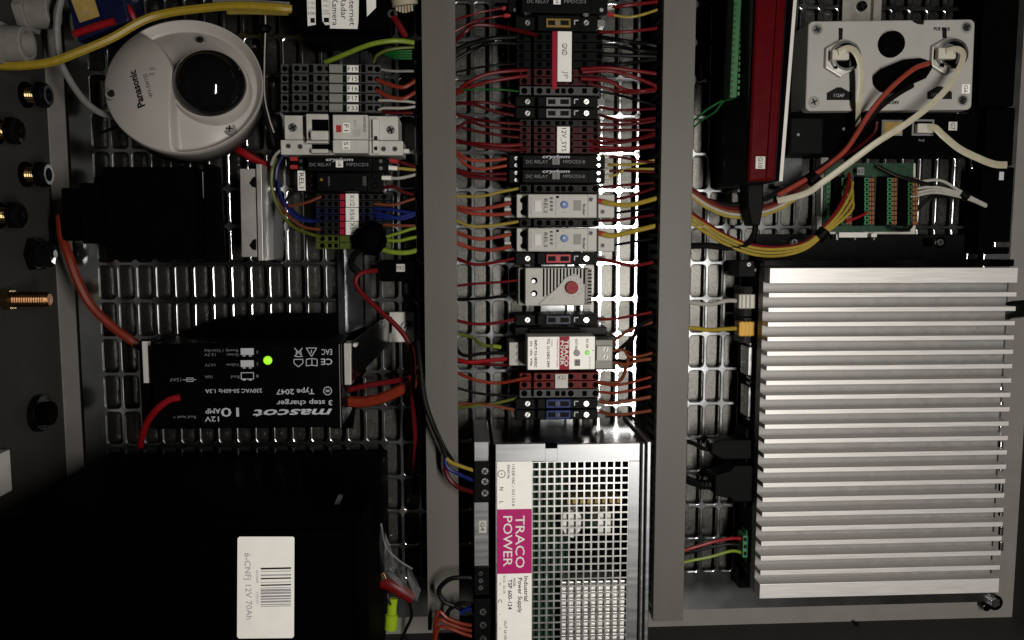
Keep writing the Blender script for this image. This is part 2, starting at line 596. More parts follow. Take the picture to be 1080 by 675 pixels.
def dc_relay(y0, y1, x0, x1, tag_txt, txt2, label, lower=True, group='black solid state relays'):
    t = base_thing('dc_relay', label, 'relay', (x0 + x1) / 2, (y0 + y1) / 2, group)
    MB().pbox(x0, y0 + .4, x1, y1 - .4, 46, 8).build('base', 'black', t, bevel=.5)
    MB().pbox(x0 + 14, y0 + .6, x1 - 17, y1 - .6, 62, 46).build('housing', 'black', t, bevel=.7)
    for x in (x0 + 7.5, x1 - 6.5):
        for k, yy in enumerate((y0 + 4, y1 - 3.6)):
            screw(x, yy, 2.1, 47, t, 'steel', 20 + 50 * k, False)
    xm = (x0 + x1) / 2 - 1
    text('crydom', xm, y0 + 2.6, 62.2, 3.2, 0, 'print_white', t, 29, .02, shear=.2)
    text('DC RELAY', xm - 20, y0 + 7.6, 62.2, 3.4, 0, 'print_dim', t, 23)
    text(txt2, xm + 19, y0 + 7.6, 62.2, 3.4, 0, 'print_dim', t, 23)
    label_plate(xm - 3.8, y0 + 3.2, xm + 3.8, y0 + 10.5, 62.1, tag_txt, -90, t, 3.4, 5, 'fuse_grey' if not lower else 'white_paper')
    return t


def fuse_holder(y0, y1, fm, ftxt, label, group='black fuse holders', tabm='fuse_grey', x0=544, x1=630):
    yc = (y0 + y1) / 2
    t = base_thing('fuse_holder', label, 'fuse holder', 588, yc, group)
    MB().pbox(x0, y0 + .4, x1, y1 - .4, 44, 8).build('base', 'black', t, bevel=.5)
    MB().pbox(567, y0 + .6, 612, y1 - .6, 52, 44).build('cradle', 'black', t, bevel=.5)
    screw(556.5, yc, 3.0, 46, t, 'steel', 60, False)
    screw(618.5, yc, 3.0, 46, t, 'steel', 40, False)
    hf = min(4.6, (y1 - y0) / 2 - 1)
    f = MB().pbox(576, yc - hf, 602, yc + hf, 55, 52).build('blade_fuse', fm, t, bevel=.5)
    MB().pbox(578, yc - hf * .55, 586, yc + hf * .55, 55.1, 54.6).pbox(591, yc - hf * .55, 600, yc + hf * .55, 55.1, 54.6).build('window', 'ink', f)
    text(ftxt, 588.5, yc, 55.2, 3.6, 0, 'print_dim', f)
    MB().pbox(606, yc - 3, 610, yc - 2, 52.4, 52).pbox(605.5, yc - 3, 606.5, yc + 2, 52.4, 52).build('puller_mark', 'print_white', t)
    MB().pbox(x1 + .2, yc - 3.2, x1 + 8, yc + 3.4, 34, 20).build('cable_clamp', tabm, t, bevel=.4)
    return t


def terminal(y0, y1, mat, label, group, x0=548, x1=632, c0=563, c1=610, zc=50, ze=42, deep='black_matte', name='terminal_block'):
    yc = (y0 + y1) / 2
    t = base_thing(name, label, 'terminal block', (x0 + x1) / 2, yc, group)
    e = .25
    MB().pbox(x0, y0 + e, x1, y1 - e, ze, 8).build('body', mat, t, bevel=.35)
    MB().pbox(c0, y0 + e, c1, y1 - e, zc, ze).build('clamp_housing', mat, t, bevel=.35)
    r = min(3.3, (y1 - y0) * .36)
    holes([(c0 + 6, yc, r), (c1 - 8, yc, r)], zc, t, deep)
    holes([(x0 + 5, yc, r), (x1 - 4, yc, r)], ze, t, deep)
    for a in (c0 + 13, c0 + 22.5, c1 - 18):
        sq(a, yc - r * .8, a + 4.6, yc + r * .8, zc, t, deep)
    for a in (c1 + 4, ):
        sq(a, yc - r * .8, a + 5, yc + r * .8, ze, t, deep)
    return t


dc_relay(-6, 14, 536, 641, 'U4', 'MPDCD3', 'black solid state relay at the very top of the central rail, cut by the frame')
fuse_holder(15, 33, 'fuse_amber', 'D2', 'black fuse holder with an amber blade fuse marked D2')
gr = 'terminals of the central rail'
for k, (a, b) in enumerate(((34, 44), (44.3, 54), (54.3, 63.5), (63.8, 72))):
    t = terminal(a, b, 'black', 'black terminal block under the GND marker, ' + ['topmost of four', 'second of four', 'third of four', 'lowest of four'][k], gr, x0=545, x1=636)
t1 = terminal(72.3, 81, 'terminal_red', 'red terminal block beside the lower end of the GND marker, upper of two', gr)
terminal(81.3, 90, 'terminal_red', 'red terminal block beside the lower end of the GND marker, lower of two', gr)
mk = thing('marker_strip', 'white marker strip reading GND with a dark red edge', 'marker', W(595, 60, 50))
MB().pbox(588, 33, 603, 86, 52, 50).build('strip', 'white_paper', mk, bevel=.3)
MB().pbox(582.5, 33, 587.5, 94, 51.5, 50).build('edge_strip', 'crimson', mk)
text('GND', 595.5, 52, 52.2, 5.6, -90, 'ink', mk, 12)
text('JP', 596, 79, 52.2, 5, -90, 'ink_grey', mk, 8)
terminal(91, 100.5, 'terminal_grey', 'grey terminal block just under the red GND terminals', gr)
fuse_holder(101.5, 113, 'fuse_grey', '', 'black fuse holder with grey fuse, upper of two above the 12V_SYS marker')
fuse_holder(113.3, 125.5, 'fuse_grey', '', 'black fuse holder with grey fuse, lower of two above the 12V_SYS marker')
terminal(126, 133.5, 'terminal_dark', 'dark grey terminal block at the upper end of the 12V_SYS marker', gr)
for k in range(4):
    terminal(133.6 + k * 7.2, 140.6 + k * 7.2, 'terminal_red', 'dark red terminal block beside the 12V_SYS marker, ' + ['topmost of four', 'second of four', 'third of four', 'lowest of four'][k], gr)
mk = thing('marker_strip', 'white marker strip reading 12V_SYS across the red terminals', 'marker', W(594, 147, 50))
MB().pbox(587.5, 133.5, 601, 161.5, 52, 50).build('strip', 'white_paper', mk, bevel=.3)
text('12V_SYS', 594.5, 147.5, 52.2, 5, -90, 'ink', mk, 24)
dc_relay(163, 178, 537, 638, 'U2', 'MPDCD3-B', 'black solid state relay just under the 12V_SYS terminals, upper of the pair', False)
dc_relay(178.4, 193.5, 537, 638, 'U3', 'MPDCD3-B', 'black solid state relay just above the REL2 module, lower of the pair', False)
terminal(194.5, 203.5, 'terminal_dark', 'dark grey terminal block directly above the REL2 module', gr)


def timer_relay(y0, y1, nm, label):
    t = base_thing('timer_relay', label, 'relay', 588, (y0 + y1) / 2, 'grey plug-in timer relays')
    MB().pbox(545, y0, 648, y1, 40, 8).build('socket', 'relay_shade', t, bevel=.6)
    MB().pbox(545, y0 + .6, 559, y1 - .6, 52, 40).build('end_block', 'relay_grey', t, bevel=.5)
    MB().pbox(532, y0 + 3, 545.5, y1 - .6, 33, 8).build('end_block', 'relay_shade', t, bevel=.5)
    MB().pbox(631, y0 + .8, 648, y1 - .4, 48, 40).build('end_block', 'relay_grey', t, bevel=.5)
    h = MB().pbox(557, y0 + .3, 629.5, y1 - .3, 68, 40).build('housing', 'relay_grey', t, bevel=.8)
    MB().pbox(619.6, y0 + .6, 620.4, y1 - .6, 68.1, 67.9).build('seam', 'relay_shade', h)
    ym = (y0 + y1) / 2
    holes([(551.5, ym - 6, 3.2), (552, ym + 6.5, 3.2)], 52, t)
    for yy in (ym - 5, ym + 5.5):
        sq(540.5, yy - 3.2, 545, yy + 3.6, 33, t, 'black_matte', 'wire_entry')
        MB().pbox(532, yy - 3.4, 539.5, yy - .4, 36, 33).build('release_tab', 'relay_grey', t, bevel=.3)
    screw(623, ym - 7, 3.1, 68.2, t, 'button_grey', 30, True)
    screw(635.5, ym + 6, 3.0, 48.2, t, 'button_grey', 30, True)
    MB().pcyl(595.6, ym - 1.4, 3.9, 70, 68, 20).build('dial', 'pot_blue', t, bevel=.3)
    MB().pcyl(595.0, ym - 1.8, 1.3, 70.15, 69.9, 10).build('dial_slot', 'print_white', t)
    text(nm, 575.5, ym, 68.2, 4.0, -90, 'ink', t, 15)
    for dy in (-8, -4, 0, 4):
        text('E', 581.5, ym + dy, 68.2, 2.6, -90, 'ink', t, 2.4, .03)
    text('80.11.0.240', 560, ym, 68.2, 1.6, -90, 'ink_grey', t, 18)
    text('AC/DC 24-240', 586, ym + 1, 68.2, 1.6, -90, 'ink_grey', t, 17)
    MB().pbox(586.5, y0 + 2, 589.5, y0 + 4.5, 68.12, 68).build('printed_mark', 'ink', t)
    text('finder', 616, ym + 4, 68.2, 3.0, -90, 'ink', t, 12, .015)
    for (a, b, c, d, mt) in ((564, ym - 6, 571, ym + 6, 'white_plastic'), (605, ym - 6, 613, ym + 5, 'relay_shade')):
        MB().pbox(a, b, c, d, 68.4, 68).build('diagram_window', mt, t, bevel=.3)
    for a in range(5):
        an = math.radians(40 + a * 55)
        MB().pcyl(595.6 + 9 * math.cos(an), ym - 1.4 + 8 * math.sin(an), .6, 68.15, 68, 6).build('scale_mark', 'ink_grey', t)
    return t


timer_relay(204.5, 230, 'REL2', 'light grey timer relay marked REL2 with a blue dial, upper of two')
terminal(230.8, 239.3, 'terminal_dark', 'dark grey terminal block between the REL2 and REL3 modules', gr)
timer_relay(240.2, 265.5, 'REL3', 'light grey timer relay marked REL3 with a blue dial, lower of two')
fuse_holder(266, 279.5, 'fuse_red', '', 'black fuse holder with a red blade fuse above the thermostat')

# thermostat
t = base_thing('thermostat', 'light grey cabinet thermostat with a red dial and slotted vents', 'thermostat', 584, 302, None)
MB().pbox(547, 282.5, 556, 322, 40, 8).build('end_block', 'relay_grey', t, bevel=.5)
MB().pbox(550, 291, 554.5, 314, 41, 40).build('wire_port', 'black_matte', t)
th = MB().pbox(554, 282.5, 617, 322.5, 56, 8).build('housing', 'relay_grey', t, bevel=.8)
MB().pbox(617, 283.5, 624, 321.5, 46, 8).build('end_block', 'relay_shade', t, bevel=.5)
holes([(563.5, 296, 3.5), (563.5, 309.5, 3.5)], 56, t, 'black_matte', 'screw_well')
for x in (563.5,):
    for y in (296, 309.5):
        MB().pcyl(x - .8, y + .8, 2.0, 56.25, 55.8, 10).build('terminal_screw', 'steel', t)
for k in range(13):
    x = 572.5 + k * 3.55
    yb_ = min(313, 283 + 30 - max(0, (k - .5)) * 2.6) if k < 9 else 289 - (k - 9) * .4 + (k - 9) ** 2 * 1.3
    sq(x, 283.2, x + 1.8, max(287, yb_), 56, t, 'black_matte', 'vent_slot')
dp = [(567, 321.5), (588, 303), (596, 293), (601, 290.5), (607, 290.5), (613, 294), (616, 301), (615, 307), (611, 313), (604, 321.5)]
MB().pprism(dp, 57.2, 56).build('dial_panel', 'relay_grey', t, bevel=.5)
MB().pcyl(603.5, 303.5, 7.0, 61, 57.2, 28, 6.6).build('dial', 'knob_red', t, bevel=.4)
MB().pbox(600, 303, 609, 304.2, 61.1, 60.8).build('dial_pointer', 'crimson', t)
for k in range(8):
    an = math.radians(-100 + k * 36)
    MB().pcyl(603.5 + 9.6 * math.cos(an), 303.5 + 9.6 * math.sin(an), .55, 57.35, 57.1, 6).build('scale_mark', 'crimson', t)
text('S2', 618.5, 318, 46.3, 3.2, -90, 'ink', t, 6)
text('°C', 583, 314.5, 57.4, 3.4, -90, 'ink_grey', t, 4)
for k in range(10):
    y = 285 + k * 3.7
    sq(620, y, 624, y + 1.6, 46, t, 'black_matte', 'vent_slot')

fuse_holder(331.5, 343.5, 'fuse_navy', '', 'black fuse holder with a dark blue fuse under the thermostat')
t = base_thing('end_clamp', 'black end clamp between the thermostat fuse and the white converter', 'clamp', 590, 349)
MB().pbox(543, 345, 640, 353.5, 34, 8).build('body', 'terminal_dark', t, bevel=.8)
MB().pbox(558, 346.5, 612, 351.5, 40, 34).build('latch', 'black', t, bevel=.8)
screw(556, 349, 2.4, 35, t, 'steel_dark', 20)

# DC converter with white face
t = base_thing('dc_converter', 'slim DC converter with a white face, red logo band and green light', 'power supply', 592, 373)
MB().pbox(537, 361, 555, 385.5, 46, 8).build('input_block', 'relay_grey', t, bevel=.6)
for y in (365.5, 373, 380.5):
    screw(545, y, 2.6, 46.3, t, 'relay_grey', 70, False)
MB().pbox(555, 354.8, 650, 390.5, 44, 8).build('body', 'terminal_dark', t, bevel=.6)
MB().pbox(556.5, 355, 627.5, 389.8, 72, 44).build('face', 'label_lit', t, bevel=.7)
MB().pbox(590, 355.1, 600.5, 389.7, 72.2, 71.8).build('logo_band', 'crimson', t)
text('TRACO', 597.4, 372.4, 72.4, 4.2, -90, 'white_paper', t, 28, .02)
text('POWER', 592.8, 372.4, 72.4, 3.4, -90, 'white_paper', t, 26, .02)
text('Industrial Power Supply', 588, 372.4, 72.3, 2.0, -90, 'crimson', t, 30)
text('MODEL', 582, 362, 72.3, 1.8, -90, 'ink_grey', t, 7)
text('TCL 12-124DC 24W', 578.4, 372.4, 72.3, 2.6, -90, 'ink', t, 31, .022)
text('INPUT 9.5-18VDC', 565, 373, 72.3, 2.6, -90, 'ink', t, 29, .022)
text('(+)  -Vin  +Vin', 560, 373, 72.3, 2.4, -90, 'ink', t, 26, .022)
text('OUT ADJ', 607.6, 363.5, 72.3, 2.2, -90, 'ink', t, 12, .022)
text('DC OK', 619.5, 362.5, 72.3, 2.2, -90, 'ink', t, 10, .022)
text('OUTPUT 24V 1A', 622, 382.5, 72.3, 1.5, -90, 'ink_grey', t, 13)
text('+', 625.5, 369.4, 72.3, 2.4, -90, 'ink', t)
MB().pcyl(608.5, 372.4, 3.4, 72.8, 71, 20).build('adjust_screw', 'button_grey', t, bevel=.3)
MB().pcyl(619.8, 372.2, 3.2, 73.4, 71, 20, 2.4).build('status_light', 'led_green_dim', t)
label_plate(606, 379, 612, 386, 72.05, 'G1', -90, t, 3, 4.6, 'fuse_grey')
MB().pbox(628, 358.5, 646, 389, 60, 44).build('output_block', 'relay_shade', t, bevel=.6)
MB().pbox(629.5, 365, 645.5, 380.5, 63, 60).build('plug', 'relay_grey', t, bevel=.4)
for y in (368.6, 376.6):
    screw(639, y, 2.9, 63.3, t, 'white_paper', 70, False)

for k, (a, b) in enumerate(((393, 401.5), (401.8, 410))):
    terminal(a, b, 'terminal_orange', 'orange red terminal block carrying the X22 marker, ' + ['upper of two', 'lower of two'][k], gr)
mk = thing('marker_strip', 'small pale marker plate reading X22 on the orange terminals', 'marker', W(592, 402, 50))
MB().pbox(585.5, 394.5, 599, 409.5, 52, 50).build('strip', 'breaker_grey', mk, bevel=.3)
text('X22', 592.2, 398, 52.2, 4.2, 0, 'ink', mk, 9)
terminal(410.4, 419.6, 'terminal_grey', 'grey terminal block under the orange X22 terminals', gr)
fuse_holder(420, 431.6, 'fuse_blue', '15', 'black fuse holder with bright blue fuse, upper of two above the power supply')
fuse_holder(431.8, 443, 'fuse_blue', '15', 'black fuse holder with bright blue fuse, lower of two above the power supply')

# ------------------------------------------------------------------ big power supply
ZP = 110
YB = 716
t = base_thing('power_supply', 'large steel power supply with a perforated cover and magenta label', 'power supply', 590, 580, z=0)
cx0, cx1, cy0, cy1 = rect(521, 468, 678, YB, ZP - 6)
zc_ = (ZP - 6) * .001
MB().box(cx0, cx1, cy1 - .002, cy1, .0005, zc_).box(cx0, cx0 + .002, cy0, cy1 - .002, .0005, zc_).box(cx1 - .002, cx1, cy0, cy1 - .002, .0005, zc_) \
    .box(cx0 + .002, cx1 - .002, cy0, cy1 - .002, .0005, .003).build('case', 'steel_dark', t)
# cover = frame around the grille
cv = MB().pbox(523, 468.5, 575, 486.5, ZP, ZP - 6).pbox(588, 468.5, 678, 486.5, ZP, ZP - 6).pbox(575.2, 473, 587.8, 486.5, ZP, ZP - 6)
cv.pbox(662, 486.6, 678, YB, ZP, ZP - 6).pbox(523, 486.6, 561, YB, ZP, ZP - 6).build('cover', 'steel_sheet', t)
MB().pbox(675.5, 467.5, 678.5, YB, ZP + 6, ZP).pbox(680.5, 466, 685, YB, ZP + 3, .5).build('flange', 'steel_sheet', t, bevel=.8)
MB().pbox(575.2, 469, 587.8, 472.8, ZP - 1, ZP - 6).build('latch_gap', 'black_matte', t)
x0, x1, y0, y1 = rect(561, 486.6, 662, YB, ZP)
g = MB()
nx, ny = 13, 30
pxw, pyw = (x1 - x0) / nx, (y1 - y0) / ny
bw = .00068
zt_, zb_ = ZP * .001 - .0005, ZP * .001 - .002
for i in range(nx + 1):
    x = x0 + i * pxw
    g.box(max(x0, x - bw), min(x1, x + bw), y0, y1, zb_, zt_)
for j in range(ny + 1):
    y = y0 + j * pyw
    for i in range(nx):
        g.box(x0 + i * pxw + bw, x0 + (i + 1) * pxw - bw, max(y0, y - bw), min(y1, y + bw), zb_, zt_ - .00003)
gro = g.build('grille', 'grille_steel', t)
# board and components seen through the grille: a dark well closed below by the circuit board
MB().pbox(545, 484, 672, YB - 3, ZP - 60, ZP - 62).pbox(552, 484, 598, YB - 3, ZP - 26, ZP - 28).build('circuit_board', 'pcb_green', t)
MB().pbox(599, 494, 658, 524, ZP - 30, ZP - 60).build('capacitor', 'black', t, bevel=3)
MB().pbox(600, 572, 660, 606, ZP - 26, ZP - 60).build('capacitor', 'black', t, bevel=3)
MB().pprism([(594, 541), (600, 538), (610, 540), (614, 546), (612, 560), (606, 568), (597, 566), (592, 556)], ZP - 5, ZP - 60).build('transformer', 'transformer', t, bevel=1)
MB().pprism([(631, 541), (645, 540), (646, 552), (645, 563), (633, 565), (628, 553)], ZP - 5, ZP - 60).build('choke', 'transformer', t, bevel=1)
MB().pbox(592, 613, 662, YB - 2, ZP - 5, ZP - 59).build('heat_block', 'heat_block', t, bevel=.5)
MB().pbox(598, 526, 655, 531, ZP - 12, ZP - 59).build('capacitor_row', 'gold_label', t, bevel=.5)
lb = MB().pbox(524.5, 487, 560.8, YB - 4, ZP + .3, ZP).build('label_plate', 'label_lit', t)
MB().pbox(524.5, 537, 560.8, 605, ZP + .5, ZP + .3).build('logo_band', 'magenta', lb)
zl = ZP + .7
text('TRACO', 548.5, 571.5, zl, 9.5, -90, 'white_paper', lb, 57, .006)
text('POWER', 535.5, 571, zl, 9.5, -90, 'white_paper', lb, 55, .006)
text('115/230 VAC ~ 10.5 / 5.0 A', 541.5, 512, zl, 3.0, -90, 'ink', lb, 45)
text('50/60 Hz', 536.5, 497.5, zl, 2.6, -90, 'ink', lb, 15)
text('N', 529, 515.5, zl, 4, -90, 'ink', lb)
text('L', 529, 530, zl, 4, -90, 'ink', lb)
text('Industrial', 555, 621, zl, 4.4, -90, 'ink', lb, 27, .004)
text('Power Supply', 548, 628, zl, 4.4, -90, 'ink', lb, 38, .004)
text('MODEL', 542.6, 614.5, zl, 2.2, -90, 'ink', lb, 9)
text('TSP 600-124', 538, 627, zl, 4.2, -90, 'ink', lb, 33, .006)
text('RA 2%   DC OK', 532, 617, zl, 2.4, -90, 'ink_grey', lb, 20)
text('OUT 24 VDC 25A', 533, 670, zl, 2.6, -90, 'ink', lb, 32)
for y, s_ in ((616, '~'), (627, '.'), (634, 'C'), (648, '-'), (663, '-'), (678, '+')):
    text(s_, 527.5, y, zl, 4, -90, 'ink', lb)
ri = MB()
p = W(529, 500, zl)
k = kpx(529, 500, zl)
for j in range(20):
    a, b = 2 * math.pi * j / 20, 2 * math.pi * (j + 1) / 20
    ri.add([(p.x + r * k * math.cos(q), p.y + r * k * math.sin(q), p.z) for r, q in ((3.6, a), (4.2, a), (4.2, b), (3.6, b))], [(0, 1, 2, 3)])
ri.build('earth_symbol', 'ink', lb)
text('+', 529, 500, zl, 3, -90, 'ink', lb)
# connection strip on the left
MB().pbox(500, 466, 517, 487, 92, .5).pbox(500, 530, 517, 598, 92, .5).build('side_strip', 'steel_sheet', t, bevel=.5)
MB().pbox(517.2, 468, 524, YB, 88, .5).build('side_panel', 'black_matte', t)
tb = MB().pbox(500, 487.4, 518, 529.6, 96, .5).build('input_terminals', 'black', t, bevel=.6)
for y in (497, 508, 520):
    screw(511.5, y, 4.0, 97, tb, 'steel', 55)
tb = MB().pbox(500, 598.4, 516, 628, 96, .5).build('signal_terminals', 'black', t, bevel=.6)
for y in (605, 612.5, 620):
    screw(507, y, 2.6, 97, tb, 'steel', 40)
tb = MB().pbox(500, 632, 518, YB, 97, .5).build('output_terminals', 'black', t, bevel=.6)
for y in (645.5, 659.5, 674):
    screw(509.5, y, 4.0, 98, tb, 'steel', 50)
label_plate(505, 549, 513, 562, 92.1, 'G4', -90, t, 4.2, 9, 'breaker_grey')

# ------------------------------------------------------------------ industrial computer with heat sink
t = base_thing('industrial_computer', 'fanless industrial computer with a large finned aluminium heat sink', 'computer', 935, 455, z=0)
hx0, hx1 = rect(806.5, 282, 1063.5, 628, 72)[:2]
Y = lambda py, z=72: W(935, py, z).y
MB().box(hx0 + .003, hx1 - .004, Y(627), Y(284), .004, .046).build('case', 'black', t, bevel=1)
MB().box(hx0, hx1, Y(628), Y(282.5), .046, .0575).build('heat_sink_base', 'aluminium_valley_shade', t)
fb = MB().box(hx0, hx1, -.5, .5, 0, .020)
yy = [311 + 15.28 * i for i in range(20)]
for i, y in enumerate(yy):
    MB().box(hx0, hx1, Y(y + 2.4), Y(y - 2.4), .0575, .072).build('fin', 'aluminium', t, bevel=.3)
MB().box(hx0 + .0004, hx1, Y(298.6), Y(282.5), .0575, .072).build('end_fin', 'aluminium', t, bevel=.4)
MB().box(hx0, hx1, Y(628), Y(613), .0575, .072).build('end_fin', 'aluminium', t, bevel=.4)
MB().box(hx0 - .002, hx1 + .003, Y(281.5), Y(274), .040, .062).build('end_rail', 'steel_dark', t, bevel=.6)
mp = MB().pbox(797, 247, 1018, 275, 3, .4).build('mounting_flange', 'black', t, bevel=.5)
for x in (838, 992):
    MB().pcyl(x, 255.5, 6, 4.5, 3, 20).build('washer', 'steel_dark', mp, bevel=.3)
    screw(x, 255.5, 3.6, 7, mp, 'steel', 20)
    sq(x - 19, 251, x - 8, 260, 3, mp, 'steel_dark', 'keyhole')
fp = MB().pbox(796, 296, 803.5, 620, 44, 4).build('port_panel', 'black', t, bevel=.5)
for (a, b, c, d) in ((789, 366, 797, 396), (789, 408, 797, 440)):
    o = MB().pbox(a, b, c, d, 36, 14).build('serial_port', 'steel', t, bevel=.6)
    for y in (b - 3, d + 3):
        MB().pcyl(793, y, 2.2, 34, 24, 6).build('lock_screw', 'steel', o)
MB().pbox(784, 302, 796, 334, 34, 6).build('network_port', 'steel_dark', t, bevel=.4)
MB().pbox(784, 335, 796, 362, 34, 6).build('network_port', 'steel_dark', t, bevel=.4)
MB().pbox(786, 452, 797, 535, 34, 6).build('video_port', 'black', t, bevel=.4)
MB().pbox(779, 275, 806, 292, 40, 4).build('bracket', 'black', t, bevel=.6)
for k, y in enumerate((279, 285)):
    screw(790 + k * 8, y, 2.2, 41, t, 'steel', 30)
MB().pbox(779, 600, 806, 620, 20, 2).build('bracket', 'black', t, bevel=.6)
screw(803, 621, 3.2, 26, t, 'steel', 30)
for k, y in enumerate((330, 372, 384, 398, 412, 428, 446, 470, 492, 515, 540, 560, 576)):
    MB().pbox(1055.5, y - 4, 1058.5, y + 5, 48, 44).build('side_clip', 'steel', t, bevel=.3)

# connectors plugged in on the left of the computer
def net_plug(y, bm, wm, nm, pts):
    o = thing('network_plug', 'network plug with a %s boot and cable at the computer' % nm, 'plug', W(788, y, 24), 'network plugs at the computer')
    b = MB().pbox(779.5, y - 7, 800, y + 8, 40, 26).build('boot', bm, o, bevel=1)
    for k in range(3):
        MB().pbox(782 + k * 4.2, y - 7.3, 783.4 + k * 4.2, y + 8.3, 40.3, 30).build('rib', 'boot_yellow' if bm == 'boot_yellow' else 'relay_shade', b)
    MB().tube([W(*p) for p in pts], .0021).build('cable', wm, o, smooth='auto')


net_plug(317.5, 'boot_white', 'wire_white', 'white', [(781, 318, 33), (768, 317, 33), (748, 321, 33), (730, 319, 36), (718, 318, 40)])
net_plug(346.5, 'boot_yellow', 'wire_yellow', 'yellow', [(781, 346, 33), (765, 347, 33), (748, 348, 33), (730, 346, 36), (718, 346, 40)])
o = thing('video_plug', 'black video plug, the slimmer upper one at the computer', 'plug', W(770, 476, 24))
MB().pprism([(750, 469), (762, 464), (794, 464), (794, 485), (762, 485), (750, 479)], 42, 22).build('hood', 'black', o, bevel=1.5)
MB().pbox(793.5, 466, 797, 482, 40, 24).build('shell', 'relay_shade', o)
MB().tube([W(*p) for p in [(753, 474, 32), (742, 473, 32), (730, 467, 34), (716, 464, 40)]], .0022).build('cable', 'wire_black', o, smooth='auto')
o = thing('video_plug', 'wide black video plug, the lower one at the computer', 'plug', W(775, 511, 24))
MB().pprism([(754, 502), (770, 497), (776, 491), (797, 491), (797, 530), (776, 530), (770, 526), (754, 523)], 46, 20).build('hood', 'black', o, bevel=1.5)
MB().tube([W(*p) for p in [(756, 511, 34), (740, 511, 34), (730, 508, 36), (716, 502, 40)]], .0042).build('cable', 'wire_black', o, smooth='auto')
for k in range(5):
    p = W(738 + k * 3.6, 511, 34)
    MB().cyl((p.x, p.y, p.z), .0052, .0015, 12, 'x').build('strain_relief_ring', 'black', o)
o = thing('power_plug', 'green screw terminal plug at the lower left of the computer', 'plug', W(790, 576, 24))
MB().pbox(783.5, 565, 795, 588, 40, 24).pbox(787, 559.5, 794, 565, 38, 24).pbox(787, 588, 794, 592.5, 38, 24).build('body', 'plug_green', o, bevel=.6)
for y in (569, 576.5, 584):
    sq(784.5, y - 2, 787.5, y + 2, 40, o, 'ink', 'wire_entry')
wire('bright_red', [(785, 568, 34), (770, 568, 36), (750, 572, 38), (730, 578, 38), (716, 582, 40)], 1.7, 'red wire from the green plug at the computer into the duct')
wire('black', [(785, 576, 34), (770, 574, 34), (750, 577, 34), (730, 582, 36), (716, 586, 40)], 1.8, 'black wire from the green plug at the computer into the duct')
wire('lime', [(785, 584, 34), (772, 581, 36), (750, 587, 38), (730, 591, 38), (716, 594, 40)], 1.6, 'yellow green wire from the green plug at the computer into the duct')
bo = thing('corner_bolt', 'steel bolt at the lower right corner of the mounting plate', 'bolt', W(1050, 637, -13))
MB().pcyl(1050, 636, 5.5, 6, -13.5, 6).build('head', 'steel', bo, bevel=.5)
MB().pcyl(1050, 636, 8, 1, -13.8, 18).build('washer', 'steel_dark', bo, bevel=.3)
MB().pcyl(1041, 641, 4, -3, -13.5, 12).build('stud', 'steel_dark', bo, bevel=.4)
bo = MB().cyl(Vector((W(903, 659, -6).x, wb, W(903, 659, -6).z)), .0022, .003, 12, 'y').build('rivet', 'black')
tag(bo, 'small black rivet low on the cabinet wall under the computer', 'rivet')

# ------------------------------------------------------------------ upper right: red device, connector box, switch, board
t = thing('controller', 'black controller with a glossy dark red cover and green terminals', 'controller', W(790, 100, 0))
bod = MB().pprism([(790, -40), (834, -40), (819.5, 192), (787.5, 194)], 94, 1).build('body', 'black', t, bevel=1.5)
MB().pprism([(799, -40), (832, -40), (818, 190), (789, 192)], 99, 94).build('cover', 'device_red', t, bevel=2.2)
MB().pprism([(822, -40), (827, -40), (813, 188), (808, 188)], 100.6, 99).build('ridge', 'device_red', t, bevel=1)
label_plate(797, 165, 807, 178, 99.2, 'G10', -90, t, 4.6, 11, 'breaker_grey')
c0, c1 = W(779, -40, 80), W(772, 103, 80)
cm = MB().pprism([(776, -40), (784, -40), (777, 103), (769.5, 103)], 80, 62).build('terminal_comb', 'comb_green', t, bevel=.6)
for k in range(17):
    y = -4 + k * 6.3
    f = (y + 40) / 143
    xx = 784 - 7 * f
    sq(xx + .2, y, xx + 2.8, y + 3.8, 78, t, 'comb_green', 'terminal_tooth', down=14)
    sq(xx - 7.4, y, xx - 4.8, y + 3.2, 80, cm, 'pcb_green', 'clamp_slot')
sp = MB().pprism([(838, -40), (846, -40), (840, 40), (846, 60), (846, 196), (818, 196)], 6, 1).build('sheet', 'galvanised')
tag(sp, 'flat galvanised sheet edge to the right of the red controller', 'sheet')
eg = MB().pprism([(840, -40), (843.6, -40), (825.4, 191), (821.8, 191)], 97, 6).build('bracket', 'white_plastic')
tag(eg, 'upright steel bracket with a bright edge right of the red controller', 'bracket')
wire('green', [(772, 101, 62), (758, 108, 60), (745, 116, 58), (738, 122, 55), (725, 132, 45)], 1.1, 'thin green wire from the green terminal comb, upper of two')
wire('green', [(774, 101, 62), (762, 108, 60), (754, 118, 58), (740, 127, 50), (725, 140, 42)], 1.0, 'thin green wire from the green terminal comb, lower of two')
cb = thing('plug_cable', 'black plug and cable hanging below the red controller', 'cable', W(795, 215, 30))
MB().pprism([(788, 193), (806, 193), (805, 220), (802, 238), (793, 238), (789, 220)], 62, 40).build('plug', 'black', cb, bevel=1.5)
MB().tube([W(*p) for p in [(797, 235, 52), (795, 248, 50), (786, 258, 46), (768, 261, 44), (745, 259, 42), (718, 260, 40)]], .0030).build('cable', 'wire_black', cb, smooth='auto')

